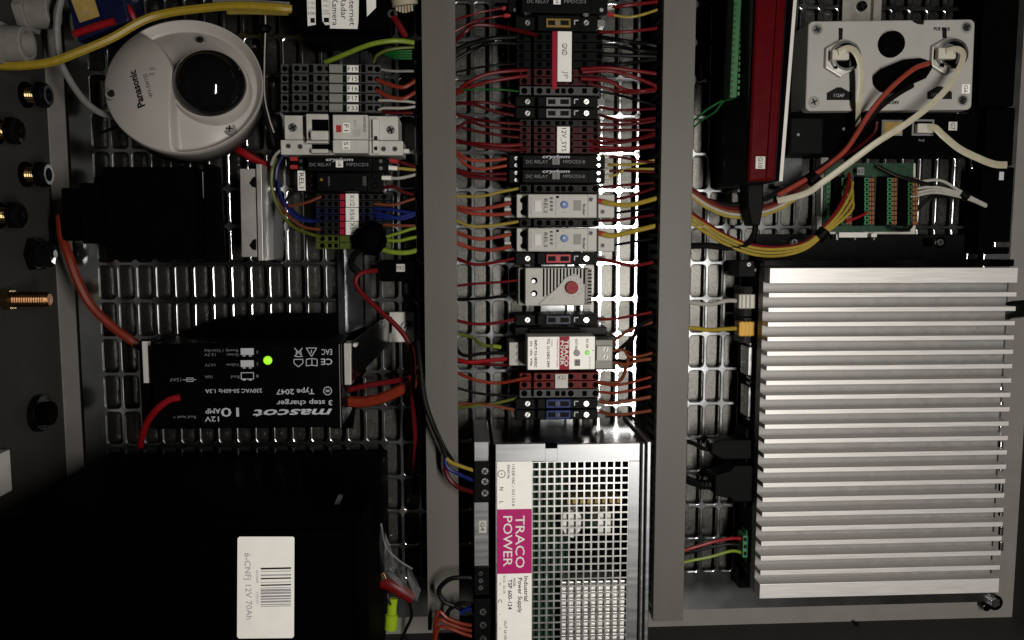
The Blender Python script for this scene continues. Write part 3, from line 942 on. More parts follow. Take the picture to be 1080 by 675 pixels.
# grey connector box
t = thing('connector_box', 'grey plastic connector box with two round network sockets', 'junction box', W(935, 70, 10))
ang = -0.6
lid = []
for (cx_, cy_, a0) in ((858.6, 28, 180), (1022.6, 26, 270), (1019.2, 110, 0), (855.6, 111.4, 90)):
    for q in range(7):
        an = math.radians(a0 + q * 15)
        lid.append((cx_ + 5.8 * math.cos(an), cy_ + 5.8 * math.sin(an)))
MB().pprism(lid, 46, 9).build('body', 'enclosure_box_grey', t, bevel=2)
MB().pprism(lid, 60, 47).build('lid', 'enclosure_box_grey', t, bevel=1.2)
for x, y in ((862, 31), (1019.5, 28.5), (858.5, 107.5), (1015.5, 105.5)):
    MB().pcyl(x, y, 6.1, 60.15, 58, 20).build('screw_well', 'relay_shade', t)
    screw(x, y, 4.8, 60.9, t, 'steel', 25)


def sock(x, y, lab):
    s_ = MB()
    s_.pcyl(x, y, 19.5, 64.5, 60, 6)
    o = s_.build('hex_nut', 'aluminium_bracket', t, bevel=1)
    p = W(x, y, 60)
    k = kpx(x, y, 66)
    MB().lathe((p.x, p.y, .0645), [(15.0 * k, 0), (15.0 * k, .005), (12.6 * k, .005), (12.4 * k, -.001)], 28).build('threaded_ring', 'steel', o, smooth='auto')
    MB().pcyl(x, y, 12.2, 66, 64, 24).build('socket_well', 'button_grey', o)
    MB().pbox(x - 7, y + 1, x + 8, y + 11, 68, 66).build('socket_opening', 'black_matte', o)
    return o


sock(888, 61, 'left')
sock(1000, 59, 'right')
MB().pcyl(942.5, 45.5, 13.6, 66, 60, 22, 12.6).build('blind_plug', 'black_matte', t, bevel=.8)
for pts in ([(884.5, 29.5), (889, 29.5), (888.5, 42), (884.5, 42)], [(994, 29), (998.5, 29), (998.5, 40), (994, 40)]):
    MB().pprism(pts, 60.25, 60).build('printed_line', 'ink', t)
for x, y in ((885, 100), (991, 99)):
    MB().pprism([(x - 13, y - 2), (x - 2, y - 8), (x + 2, y - 8), (x + 13, y - 2), (x + 13, y + 5.5), (x - 13, y + 5.5)], 60.25, 60).build('printed_arrow', 'ink', t)
text('112AF', 885, 100.5, 60.4, 3.4, 0, 'ink_light', t, 11)
text('112AF', 988, 100, 60.4, 3.4, 0, 'print_dim', t, 11)
text('POE PLUS', 993.5, 30.5, 60.4, 3.2, 0, 'ink', t, 17, .03)
text('12-24V', 942, 108, 60.4, 3.2, 0, 'ink', t, 13, .03)
MB().pprism([(962, 21.5), (975, 21.2), (974, 26), (968, 25.4), (964, 23.5)], 60.3, 60).build('paint_chip', 'ink', t)
label_plate(1014.5, 89, 1023, 98.5, 60.05, 'G6', -90, t, 4.4, 7.5, 'white_paper')
# black sleeved power plug lying on the box
o = thing('power_connector', 'black sleeved power connector lying on the grey connector box', 'connector', W(952, 80, 61))
MB().pprism([(924, 79), (933, 71), (955, 62), (972, 60.5), (983, 64), (985, 71), (978, 82), (960, 90), (946, 97), (932, 96), (925, 88)], 68, 60.4).build('sleeve', 'black_matte', o, bevel=2)
wire('coral', [(979, 67, 76), (965, 72, 80), (948, 85, 82), (930, 103, 80), (914, 124, 74), (903, 142, 66), (890, 160, 58), (868, 178, 52), (845, 192, 48), (820, 206, 46)], 2.6, 'coral red cable curving over the grey connector box', cat='cable', name='power_cable')
wire('black', [(962, 90, 70), (945, 100, 72), (925, 116, 68), (908, 137, 62), (888, 160, 55), (866, 177, 50), (845, 190, 46), (800, 212, 42), (760, 215, 40), (718, 200, 40)], 2.9, 'black cable running beside the coral cable from the connector box', cat='cable', name='power_cable')
wire('deep_red', [(925, 128, 50), (922, 140, 48), (905, 155, 48), (888, 165, 50), (868, 180, 46)], 1.8, 'dark red loop of wire under the coral cable', cat='wire')


# flat network cables
def flat_cable(lab, pts, wpx, plug=None, color='cream'):
    o = thing('flat_network_cable', lab, 'cable', W(*pts[0]), 'flat cream network cables')
    k = kpx(*pts[0])
    MB().tube([W(*p) for p in pts], wpx * k, 10, 7, .13).build('ribbon', 'wire_' + color, o, smooth='auto')
    if plug:
        MB().pbox(*plug[0], plug[1], plug[1] - 6).build('plug', 'rj_clear', o, bevel=1)
    return o


flat_cable('flat cream cable hanging from the left round socket of the connector box', [(884, 55, 74), (895, 51, 77), (903, 56, 79), (908, 70, 78), (908, 90, 76), (906, 110, 72), (905, 124, 60), (905, 134, 52)], 3.4, ((878, 52, 896, 63), 73))
flat_cable('flat cream cable sweeping from the right round socket down to the left', [(998, 54, 74), (1010, 52, 78), (1016, 58, 80), (1011, 74, 82), (999, 93, 84), (980, 112, 84), (955, 131, 82), (925, 150, 78), (898, 170, 72), (868, 192, 66), (850, 204, 60), (820, 212, 52)], 3.2, ((990, 50, 1009, 62), 73))
flat_cable('flat cream cable from the G7 switch running down to the right edge', [(976, 135, 50), (986, 135, 54), (996, 144, 56), (1012, 157, 56), (1030, 166, 54), (1048, 173, 50), (1062, 174, 44)], 3.6, ((968, 130, 986, 140), 51))

# network switch under the connector box
t = thing('network_switch', 'black network switch marked G7 below the connector box', 'switch', W(940, 140, 2))
MB().pbox(834, 119, 1031, 163, 44, 2).build('housing', 'black_matte', t, bevel=1.2)
MB().pbox(834, 124, 868, 162, 50, 44).build('end_cap', 'black', t, bevel=1)
for (a, b, c, d) in ((930, 126.5, 952, 143), (962, 126, 985, 143)):
    pt = MB().pbox(a, b, c, d, 45, 44).build('port_frame', 'fuse_grey', t)
    MB().pbox(a + 2, b + 2, c - 2, d - 2, 45.2, 45).build('port_opening', 'gold_label' if a < 950 else 'black_matte', pt)
label_plate(1000.5, 128.5, 1009.5, 137.5, 44.1, 'G7', -90, t, 4.6, 7, 'breaker_grey')
text('PoE', 972, 148, 44.3, 2.4, 0, 'print_dim', t, 6)
for x, y in ((842, 142), (890, 136), (889, 150)):
    MB().pcyl(x, y, 1.6, 50.5 if x < 860 else 44.4, 44, 8).build('status_lens', 'print_dim', t)

# terminal board
t = thing('terminal_board', 'green circuit board with rows of orange spring terminals', 'circuit board', W(915, 210, 2))
MB().pprism([(866, 162), (874, 162), (874, 172), (966, 172), (966, 247), (862, 247), (862, 228), (866, 228)], 14, 2).build('tray', 'relay_grey', t, bevel=.8)
pc = MB().pbox(869, 172, 962, 244.5, 17, 14).build('circuit_board', 'pcb_green', t)
nrow = 10
for k, xb in enumerate((889, 913, 937, 959)):
    rb = MB().pbox(xb - 1.5, 187, xb + 9.5, 237.5, 26, 17).build('terminal_row', 'terminal_dark', t)
    for j in range(nrow):
        y = 187.4 + j * 5.0
        MB().pbox(xb - 1.2, y + .3, xb + 3.4, y + 4.3, 28, 26).build('wire_entry', 'plug_green' if k in (1, 2) else 'comb_green', rb)
        sq(xb + .1, y + 1.2, xb + 2.6, y + 3.5, 28, rb, 'black_matte', 'wire_hole')
        MB().pbox(xb + 4, y + .3, xb + 6.2, y + 4.3, 29, 26).pbox(xb + 6.7, y + .3, xb + 9, y + 4.3, 29, 26).build('release_tab', 'orange_tab', rb, bevel=.2)
    MB().pbox(xb - 10, 186, xb - 2, 238, 24, 17).build('gap_cover', 'black_matte', t)
for j in range(9):
    MB().pbox(871.5, 190 + j * 5.3, 875.5, 193 + j * 5.3, 19, 17).build('pin', 'comb_green', t)
label_plate(904, 176.5, 911.5, 184.5, 26, 'K2', 0, t, 3.6, 6, 'fuse_grey')
ds = MB().pbox(885, 245, 915, 250.5, 22, 6).build('data_socket', 'white_plastic', t, bevel=.5)
for x in (883, 902, 922):
    MB().pbox(x - 1, 247, x + 1, 253, 18, 14).build('lock_screw', 'steel', ds)
MB().pbox(919, 246, 925, 250, 20, 6).build('lock_post', 'white_plastic', t, bevel=.3)

# black box at the right wall
t = thing('black_module', 'tall black module at the right wall beside the connector box', 'module', W(1050, 120, 0))
MB().pbox(1036, -40, 1074, 112, 40, 1).build('housing', 'black_matte', t, bevel=2)
MB().pbox(1034, 176, 1068, 268, 26, 1).build('housing', 'black_matte', t, bevel=2)
MB().pbox(1040, 113, 1070, 175, 22, 1).build('coupling', 'black_matte', t, bevel=2)
MB().pbox(1054, 181, 1059, 190, 27, 26).build('latch', 'print_white', t, bevel=.5)
MB().pbox(1049, 255, 1066, 261, 27.5, 26).build('latch', 'steel', t, bevel=.8)
wire('black', [(1058, 330, 40), (1066, 327, 42), (1075, 326, 46), (1085, 325, 52)], 9, 'thick black cable end at the right wall beside the heat sink', cat='cable', name='power_cable')
for k, (xa, ya, xb, yb, xc, yc) in enumerate(((962, 193, 990, 190, 1010, 200), (961, 200, 985, 197, 1010, 203), (960, 205, 985, 200, 1010, 205), (960, 208, 985, 203, 1010, 207))):
    wire('white', [(xa, ya, 26), (xb, yb, 30), (xc, yc, 30), (1024, 208 + k, 28), (1040, 216 + k * .6, 26)], 1.5, 'white wire leaving the right side of the terminal board, ' + ['topmost of four', 'second of four', 'third of four', 'lowest of four'][k], 'white wires of the terminal board')
o = MB().tube([W(1013, 203, 29), W(1017, 206, 29), W(1020, 208, 29)], .0048, 10, 2).build('cable_tie', 'black', smooth='auto')
tag(o, 'black tie around the white wires right of the terminal board', 'cable tie')
wire('black', [(925, 175, 24), (945, 185, 28), (970, 192, 30), (1000, 200, 28), (1020, 205, 26)], 2, 'black wire crossing above the white wires at the terminal board')
wire('black', [(966, 222, 26), (975, 213, 30), (985, 207, 30), (1000, 207, 26), (1020, 208, 24)], 2.2, 'black wire looping below the white wires at the terminal board')
wire('black', [(938, 236, 28), (945, 242, 28), (957, 242, 28), (962, 236, 27), (961, 226, 27)], 1.8, 'small black jumper loop at the foot of the terminal board')
wire('bright_red', [(915, 224, 29), (905, 229, 30), (892, 234, 30)], 1.4, 'short red jumper wire on the terminal board')
wire('red', [(896, 183, 30), (893, 200, 38), (884, 220, 44), (866, 242, 46), (848, 256, 46), (820, 261, 46), (790, 258, 46), (765, 248, 44), (740, 232, 42), (716, 216, 40)], 2.0, 'red wire of the loom swinging from the terminal board to the duct')
for k in range(3):
    wire('yellow' if k != 1 else 'gold', [(899, 192 + 9 * k, 30), (897 + k, 204 + 8 * k, 38), (885 + 2 * k, 225 + 3 * k, 44), (867 + k, 244 + 1.5 * k, 48), (848, 258 + 2.6 * k, 48), (818, 263 + 3.6 * k, 48), (790, 260 + 3.6 * k, 47), (762, 248 + 4 * k, 45), (740, 234 + 4.4 * k, 42), (716, 218 + 4.4 * k, 40)], 1.6,
         'yellow wire of the loom swinging from the terminal board to the duct, ' + ['uppermost of three', 'middle of three', 'lowest of three'][k], 'yellow loom wires')
o = MB().tube([W(870, 243, 49), W(866, 248, 49), W(863, 251, 49)], .0062, 10, 2).build('cable_tie', 'black', smooth='auto')
tag(o, 'black tie around the yellow loom left of the terminal board', 'cable tie')
for k, (c, dy) in enumerate((('deep_red', 0), ('brown', 3.5), ('white', 6.5), ('gold', 9.5))):
    wire(c, [(868, 178 + dy, 46), (845, 196 + dy, 46), (820, 212 + dy, 44), (795, 219 + dy, 40), (770, 219 + dy, 40), (748, 211 + dy, 42), (730, 199 + dy, 42), (714, 188 + dy, 40)], 1.7,
         '%s wire in the upper loom hanging between controller and duct' % ['dark red', 'brown', 'white', 'golden'][k])
o = MB().tube([W(861, 186, 49), W(857, 190, 49), W(853, 193, 49)], .0075, 10, 2).build('cable_tie', 'black', smooth='auto')
tag(o, 'black tie where the coral cable joins the upper loom', 'cable tie')

# ------------------------------------------------------------------ left row
t = thing('network_unit', 'black network unit with white stickers and a lettered card at the top', 'network device', W(358, 10, 2))
MB().pbox(311, -50, 407, 31, 62, 2).build('housing', 'black_matte', t, bevel=2)
MB().pbox(320, 30, 400, 45, 40, 2).build('foot', 'black_matte', t, bevel=2)
st = MB().pprism([(323, -20), (332.5, -20), (333, 26), (324.5, 27.5)], 62.4, 62).build('sticker', 'white_paper', t)
for k in range(4):
    text('5.7N', 328, -2 + k * 5.2, 62.6, 2.6, 0, 'ink_grey', st, 7)
text('PLAN', 329, 14.5, 62.6, 2.6, 0, 'ink_grey', st, 7)
MB().pbox(327.5, 19, 332, 24, 62.6, 62.4).build('printed_mark', 'ink', st)
st = MB().pprism([(338, -20), (350, -20), (349, 26), (343, 26.5), (340, 22)], 62.4, 62).build('sticker', 'white_paper', t)
for k in range(3):
    text('VNC1', 344.5, 1 + k * 5.2, 62.6, 2.6, 0, 'ink_grey', st, 8)
text('SPIN', 344.5, 14.5, 62.6, 2.6, 0, 'ink_grey', st, 7)
MB().pbox(341.5, 18.6, 347, 23.5, 62.6, 62.4).build('printed_mark', 'ink', st)
st = MB().pprism([(348, -30), (379, -30), (378, 22), (377, 30.5), (348, 30)], 63, 62.6).build('lettered_card', 'white_paper', t)
text('Internet', 371.5, 10.5, 63.2, 6.2, -90, 'ink', st, 32)
text('Radar', 362.5, 9, 63.2, 6.2, -90, 'ink', st, 22)
text('Kamera', 353.5, 12.5, 63.2, 6.2, -90, 'ink', st, 28)
MB().pprism([(386, -20), (396.5, -20), (396.5, 8), (387, 17.5)], 62.4, 62).build('sticker', 'white_paper', t)
kb = thing('woven_cable_end', 'beige woven cable end at the top beside the left duct', 'cable', W(425, 0, 40))
MB().tube([W(425, -30, 60), W(425, -8, 58), W(427, 6, 56)], .0118, 14, 5).build('braid', 'knit_beige', kb, smooth='auto')
for k in range(6):
    MB().tube([W(418 + k * 3.2, 4, 57), W(418.5 + k * 3.2, 14 - abs(k - 2.5), 55)], .0012, 6, 2).build('strand', 'knit_beige', kb)
rl = thing('ring_terminal', 'crimped ring terminal with a red sleeve beside the woven cable', 'terminal', W(418, 20, 40))
p = W(414, 15, 44)
MB().lathe((p.x, p.y, p.z), [(.0042, 0), (.0042, .0012), (.0022, .0012), (.0022, 0)], 16).build('ring', 'steel', rl)
MB().tube([W(415, 18, 45), W(421, 27, 46), W(428, 39, 44)], .0030, 8, 4).build('sleeve', 'wire_red', rl, smooth='auto')
wire('lime', [(343, 66, 34), (362, 58, 42), (390, 47, 50), (415, 43, 50), (436, 45, 44), (450, 50, 38)], 2.6, 'thick yellow green earth wire above the F terminals')
wire('olive', [(394, 66, 40), (398, 58, 46), (412, 52, 48), (436, 50, 44), (450, 52, 38)], 1.6, 'thin olive wire above the right end of the F terminals')
for k in range(4):
    wire('green', [(404 + k * 3, 56 + k * 1.6, 34), (420, 54 + k * 2.4, 38), (450, 53 + k * 3, 36)], 1.5, 'dark green wire into the left duct above the F terminals, ' + ['topmost of four', 'second of four', 'third of four', 'lowest of four'][k], 'dark green wires')

names = ['F19', 'F15', 'F16', 'F17', 'F33']
for k in range(5):
    y0 = 67.5 + k * 10.35
    t = base_thing('fuse_terminal', 'dark grey fuse terminal marked %s in the left row' % names[k], 'terminal block', 350, y0 + 5, 'fuse terminals of the left row')
    y1 = y0 + 10
    MB().pbox(296, y0 + .6, 402, y1, 34, 8).build('body', 'terminal_grey', t, bevel=.4)
    MB().pbox(308, y0, 402, y1 - .5, 46, 34).build('clamp_housing', 'terminal_grey', t, bevel=.4)
    ym = (y0 + y1) / 2
    MB().pbox(347, y0 + .3, 361, y1 - .8, 50, 46).build('fuse_lever', 'relay_shade', t, bevel=.5)
    holes([(300.5, ym, 2.9)], 34, t)
    holes([(313, ym - .4, 3.0), (337, ym - .4, 3.0), (398, ym + .6, 3.0)], 46, t)
    for a in (318.5, 343, 388):
        sq(a, ym - 2.4, a + 5, ym + 2.2, 46, t)
    sq(325.5, y0 + .6, 330.5, y1 - 1.2, 46, t, name='bridge_slot')
    sq(381, y0 + .8, 385.5, y1 - 1.2, 46, t, name='bridge_slot')
    sq(304, ym, 307.5, ym + 3, 34, t)
    label_plate(366, ym - 3.6, 378, ym + 3.8, 46.1, names[k], 0, t, 4.6, 10.5, 'white_paper')
    MB().pbox(362, ym - 3, 365, ym + 3.4, 47.5, 46).pbox(378.5, ym - 3, 380, ym + 3, 47, 46).build('label_clip', 'black', t)
wire('grey', [(400, 73, 44), (415, 75, 44), (436, 75, 42), (450, 76, 38)], 1.5, 'grey wire from the F19 terminal into the left duct')
wire('orange', [(397, 84, 45), (410, 89, 47), (425, 92, 48), (437, 86, 46), (452, 76, 40)], 2.3, 'orange wire from the F15 terminal into the left duct')
wire('orange', [(397, 95, 45), (410, 102, 47), (425, 104, 48), (437, 98, 46), (452, 90, 40)], 2.3, 'orange wire from the F16 terminal into the left duct')
wire('white', [(399, 106, 45), (412, 106, 47), (430, 107, 47), (441, 109, 44)], 1.5, 'white wire from the F17 terminal')
wire('white', [(399, 116, 45), (405, 114, 47), (425, 114, 47), (441, 112, 44)], 1.5, 'white wire from the F33 terminal')
wire('deep_red', [(402, 118, 36), (420, 119, 38), (436, 119, 38), (452, 119, 36)], 1.8, 'dark red wire just under the white wire of F33')

# breaker
t = base_thing('circuit_breaker', 'pale grey circuit breaker marked F1 in the left row', 'circuit breaker', 360, 134)
MB().pbox(300, 122, 420, 147.5, 50, 8).build('body', 'breaker_grey', t, bevel=.7)
MB().pbox(323, 120, 346, 147, 62, 50).build('shoulder', 'breaker_grey', t, bevel=.7)
MB().pbox(346, 120, 351, 147, 56, 50).build('switch_gap', 'black_matte', t)
MB().pbox(329, 126, 346.3, 138, 62.3, 60).build('switch_recess', 'black_matte', t)
MB().pbox(327, 137.5, 346, 147.8, 70, 62).build('toggle', 'breaker_grey', t, bevel=1.6)
fc = MB().pbox(351, 121, 388, 147, 68, 50).build('face', 'breaker_grey', t, bevel=.7)
MB().pbox(354.5, 132, 360, 139.5, 68.3, 68).build('indicator', 'fuse_red', fc)
label_plate(361.5, 129.5, 369, 140, 68.1, 'F1', -90, fc, 4.6, 7, 'white_paper')
text('SIEMENS', 384.6, 131, 68.3, 2.6, -90, 'ink', fc, 16)
text('B10', 374.5, 130, 68.3, 2.2, -90, 'ink_grey', fc, 6)
MB().pbox(372, 136, 380, 144, 68.15, 68).build('diagram', 'relay_grey', fc)
screw(308.5, 134.5, 5.2, 50.3, t, 'button_grey', 25)
screw(412, 137, 5.2, 50.3, t, 'steel', 25)
MB().pbox(393, 125.5, 400, 147, 56, 50).build('clip', 'white_plastic', t, bevel=.6)
sq(394.5, 143.5, 398, 147.5, 56, t, 'ink', 'clip_hole')
t = base_thing('auxiliary_switch', 'slim pale grey switch module marked S1 under the F1 breaker', 'switch', 360, 155)
MB().pbox(296, 148, 425, 163.5, 50, 8).build('body', 'breaker_grey', t, bevel=.7)
MB().pbox(323, 148, 346, 151, 60, 50).build('shoulder', 'breaker_grey', t, bevel=.5)
MB().pbox(329, 149.5, 350, 158.5, 50.4, 50).build('switch_recess', 'black_matte', t)
MB().pbox(328, 157, 346, 161.5, 58, 50).build('toggle', 'breaker_grey', t, bevel=1)
fc = MB().pbox(351, 147.6, 388, 161.5, 66, 50).build('face', 'breaker_grey', t, bevel=.7)
label_plate(361, 148.5, 369, 157.5, 66.1, 'S1', -90, fc, 4.6, 7, 'white_paper')
for x, y in ((304, 154), (316.5, 154.5), (404.5, 157), (416.5, 157)):
    screw(x, y, 3.1, 50.3, t, 'button_grey', 30)
MB().pbox(393, 148, 400, 162, 54, 50).build('clip', 'white_plastic', t, bevel=.6)
sq(394.5, 154.5, 398, 158.5, 54, t, 'ink', 'clip_hole')
MB().pbox(425.5, 157, 431.5, 161.5, 40, 30).build('end_tab', 'white_plastic', t, bevel=.4)

# left relay
dc_relay(166, 181, 310, 408, 'U8', 'MPDCD3', 'black solid state relay under the S1 module in the left row')
t = base_thing('relay_module', 'black relay module with a white REL1 tag in the left row', 'relay', 360, 191)
MB().pbox(320, 181, 404, 203, 44, 8).build('base', 'black', t, bevel=.6)
MB().pbox(334, 182, 386, 202, 60, 44).build('housing', 'black', t, bevel=1)
for x, y in ((328.5, 185.5), (328.5, 195.5), (395.5, 186), (395.5, 196)):
    screw(x, y, 3.5, 45, t, 'steel_dark', 30)
label_plate(314, 180, 322, 201, 46, 'REL1', -90, t, 4.8, 16, 'white_paper')
for x in (347, 383.5, 385.5):
    text('24VDC', x, 191, 60.3, 1.8, -90, 'print_dim', t, 10)
MB().pcyl(339, 189.5, 1.6, 60.4, 60, 10).build('lens', 'fuse_amber', t)
for k, (y, c) in enumerate(((164.5, 'fuse_red'), (173, 'fuse_red'))):
    o = MB().pbox(306, y + 1, 313.5, y + 5, 50, 44).build('ferrule_sleeve', c)
    tag(o, 'red wire sleeve at the left end of the relay above REL1, ' + ('upper' if k == 0 else 'lower'), 'ferrule')
wire('deep_red', [(412, 169, 46), (425, 172, 46), (440, 176, 44), (452, 177, 40)], 1.8, 'red wire with a red sleeve right of the relay above REL1', ferrule=('fuse_red', 0, 8, 2.4))
wire('gold', [(411, 177, 46), (425, 178, 46), (438, 179, 44), (446, 178, 42)], 1.7, 'yellow wire with a white sleeve right of the relay above REL1', ferrule=('white_paper', 0, 8, 2.4))
wire('white', [(404, 187.5, 44), (420, 188, 46), (435, 185, 44), (444, 182, 42)], 1.7, 'white wire with a white sleeve right of the REL1 module', ferrule=('white_paper', 0, 9, 2.4))
wire('deep_red', [(404, 198, 40), (416, 197, 42), (424, 202, 40), (436, 205, 38), (452, 206, 36)], 1.8, 'dark red wire below the white wire right of the REL1 module')

# lower-left terminals
mats = ['terminal_dark', 'terminal_dark', 'terminal_blue', 'terminal_blue', 'terminal_dark', 'terminal_dark', 'terminal_earth', 'terminal_earth']
nmt = ['dark grey terminal beside the X1/2 marker, upper of two', 'dark grey terminal beside the X1/2 marker, lower of two', 'dark blue terminal beside the X5/6 marker, upper of two', 'dark blue terminal beside the X5/6 marker, lower of two',
       'dark grey terminal beside the X3/4 marker, upper of two', 'dark grey terminal beside the X3/4 marker, lower of two', 'yellow green earth terminal, upper of the two at the foot of the left row', 'yellow green earth terminal, lower of the two at the foot of the left row']
for k in range(8):
    y0 = 204 + k * 7.35
    t = base_thing('feed_terminal', nmt[k], 'terminal block', 372, y0 + 3.6, 'feed terminals of the left row')
    MB().pbox(333, y0 + .2, 412, y0 + 7.1, 42, 8).build('body', mats[k], t, bevel=.35)
    ym = y0 + 3.6
    holes([(340, ym, 2.7), (387, ym, 2.7), (405, ym, 2.7)], 42, t)
    for a in (346, 352.5, 378, 394):
        sq(a, ym - 2.2, a + 4, ym + 2.2, 42, t)
    MB().pbox(358.5, y0 + .6, 363.5, y0 + 6.8, 44.5, 42).build('marker_bar', 'crimson' if k < 6 else ('terminal_earth'), t)
for k, s_ in enumerate(('X1/2', 'X5/6', 'X3/4')):
    mk = thing('marker_strip', 'white marker plate reading %s in the left row' % s_, 'marker', W(371, 211 + k * 14.7, 42))
    MB().pbox(364.5, 204.2 + k * 14.7, 378, 218.3 + k * 14.7, 46, 43).build('strip', 'white_paper', mk, bevel=.3)
    text(s_, 371.5, 211.2 + k * 14.7, 46.2, 4.8, -90, 'ink', mk, 12)
# black cable clamp lump
o = thing('cable_gland_boot', 'black rubber cable boot covering the lower left terminals', 'cable boot', W(388, 250, 43))
prof = [(374, 250), (378, 240), (384, 236), (392, 232), (400, 236), (404, 244), (407, 254), (402, 264), (395, 270), (385, 269), (376, 262)]
m = MB()
c = W(390, 252, 60)
rings = []
for zz, f in ((43.2, 1.0), (56, 1.0), (64, .86), (69, .6), (71, .25)):
    rings.append([Vector((c.x + (W(a, b, 60).x - c.x) * f, c.y + (W(a, b, 60).y - c.y) * f, zz * .001)) for a, b in prof])
nn = len(prof)
vs = [v for r in rings for v in r]
fs = [(j * nn + (i + 1) % nn, j * nn + i, (j + 1) * nn + i, (j + 1) * nn + (i + 1) % nn) for j in range(4) for i in range(nn)]
fs.append(tuple(range(4 * nn + nn - 1, 4 * nn - 1, -1)))
m.add(vs, fs).build('boot', 'black_matte', o, smooth=True)
MB().tube([W(*p) for p in [(380, 262, 55), (372, 272, 50), (371, 280, 46), (378, 288, 42)]], .0034).build('cable', 'wire_black', o, smooth='auto')
fx = thing('inline_fuse', 'black inline fuse box with a tag reading FX2 beside the left duct', 'fuse box', W(415, 286, 1))
MB().pbox(400, 275, 437, 297, 44, 1).build('housing', 'black_matte', fx, bevel=2)
label_plate(418, 278.5, 427, 286.5, 44.1, 'FX2', 0, fx, 4.2, 8, 'breaker_grey')
wire('red', [(402, 285, 34), (390, 286, 40), (379, 289, 44), (375, 298, 46), (382, 310, 48), (400, 327, 52), (422, 348, 56), (434, 368, 58), (436, 392, 56), (435, 420, 54), (437, 445, 46), (438, 468, 36), (437, 495, 24), (436, 520, 12)], 2.7, 'thick red cable bending from the inline fuse down beside the left duct', cat='cable', name='power_cable')
# wires of this block
wire('olive', [(338, 250, 44), (322, 245, 40), (308, 238, 36), (295, 222, 34), (287, 200, 34), (287, 180, 34), (291, 166, 38)], 1.9, 'olive earth wire looping left of the X terminals')
wire('navy', [(338, 233, 44), (325, 232, 42), (312, 226, 40), (300, 214, 38), (292, 196, 36), (292, 178, 36), (298, 164, 38)], 2.2, 'dark blue wire looping left of the X terminals, outer one')
wire('blue', [(330, 234, 44), (316, 231, 46), (305, 222, 46), (296, 206, 44), (293, 190, 42)], 1.6, 'dark blue wire looping left of the X terminals, inner one')
wire('brown', [(338, 242, 44), (322, 240, 42), (310, 233, 40), (300, 222, 38), (294, 205, 36)], 1.7, 'brown wire looping left of the X terminals under the blue ones')
wire('brown', [(339, 207, 44), (325, 213, 44), (308, 217, 40), (298, 217, 36)], 1.6, 'short brown wire into the left side of the X1/2 terminal')
wire('black', [(330, 202, 36), (316, 201, 36), (306, 206, 36), (300, 214, 34)], 1.5, 'short black wire under the REL1 tag')
wire('white', [(300, 158, 46), (294, 160, 46), (289, 166, 44), (286, 174, 40)], 1.6, 'white wire end at the left of the S1 module')
for k, (c_, pts) in enumerate((('brown', [(395, 215, 43), (415, 216, 44), (432, 211, 42), (450, 206, 38)]), ('brown', [(404, 237, 43), (420, 238, 44), (435, 238, 42), (452, 238, 38)]))):
    wire(c_, pts, 1.5, 'brown wire right of the X terminals, ' + ['beside X1/2', 'beside X3/4'][k])
for k, pts in enumerate(([(395, 220, 43), (412, 221, 45), (430, 224, 44), (452, 226, 38)], [(395, 224, 43), (412, 228, 45), (425, 231, 44), (452, 221, 38)], [(396, 228, 43), (412, 230, 45), (432, 226, 44), (452, 219, 38)])):
    wire('blue', pts, 1.7, 'blue wire right of the X5/6 terminals, ' + ['topmost of three', 'middle of three', 'lowest of three'][k], 'blue wires of the left row')
for k, (c_, pts, r) in enumerate((('lime', [(406, 250, 43), (420, 246, 46), (432, 242, 46), (448, 238, 38)], 1.7), ('lime', [(406, 253, 43), (420, 254, 46), (434, 251, 46), (450, 248, 38)], 1.8), ('lime', [(399, 262, 43), (415, 266, 47), (432, 266, 46), (450, 260, 38)], 2.6))):
    wire(c_, pts, r, 'yellow green wire right of the black cable boot, ' + ['topmost of three', 'middle of three', 'thick lowest one'][k])

# ------------------------------------------------------------------ dome camera (built locally, tilted)
kd = kpx(195, 92, 45)
c = W(195, 89, 46)
t = thing('dome_camera', 'round off white dome camera with a glossy black dome', 'camera', (c.x, c.y, c.z), rot=(math.radians(-22), math.radians(5), 0))
RD = 81 * kd
NR, NA = 64, 240
vs, fs = [], []


def cam_h(u, v):
    r = math.hypot(u, v)
    h = .020 * (1 - min(1, r) ** 2.6)
    bx = -.07 - .8 * max(0.0, v) ** 1.6        # edge of the raised cheek
    d = bx - u
    s_ = max(0.0, min(1.0, .5 + d / .07))
    s_ = s_ * s_ * (3 - 2 * s_)
    fade = max(0, min(1, (1 - r) / .10))
    dip = .0135 * (1 - s_) * fade
    return h - dip


for i in range(NR + 1):
    r = i / NR
    for j in range(NA):
        a = 2 * math.pi * j / NA
        u, v = r * math.cos(a), r * math.sin(a)
        vs.append((u * RD, v * RD, cam_h(u, v)))
for i in range(NR):
    for j in range(NA):
        fs.append((i * NA + j, (i + 1) * NA + j, (i + 1) * NA + (j + 1) % NA, i * NA + (j + 1) % NA))
b0 = len(vs)
for (rr, z) in ((1.002, -.0005), (1.002, -.0055), (.995, -.0065), (.965, -.0075), (.955, -.009), (.93, -.030)):
    for j in range(NA):
        a = 2 * math.pi * j / NA
        vs.append((rr * RD * math.cos(a), rr * RD * math.sin(a), z))
prev = NR * NA
for q in range(6):
    cur = b0 + q * NA
    for j in range(NA):
        fs.append((prev + j, cur + j, cur + (j + 1) % NA, prev + (j + 1) % NA))
    prev = cur
fs.append(tuple(prev + j for j in range(NA - 1, -1, -1)))
MB().add(vs, fs).build('cover', 'camera_white', t, smooth=True, local=True)
du, dv = .355, -.09
rd = .475 * RD
prof = [(rd * 1.06, -.004), (rd * 1.06, .0075), (rd * 1.03, .0095), (rd * .985, .0095)]
MB().lathe((du * RD, dv * RD, 0), prof, 48).build('dome_ring', 'camera_white', t, smooth='auto', local=True)
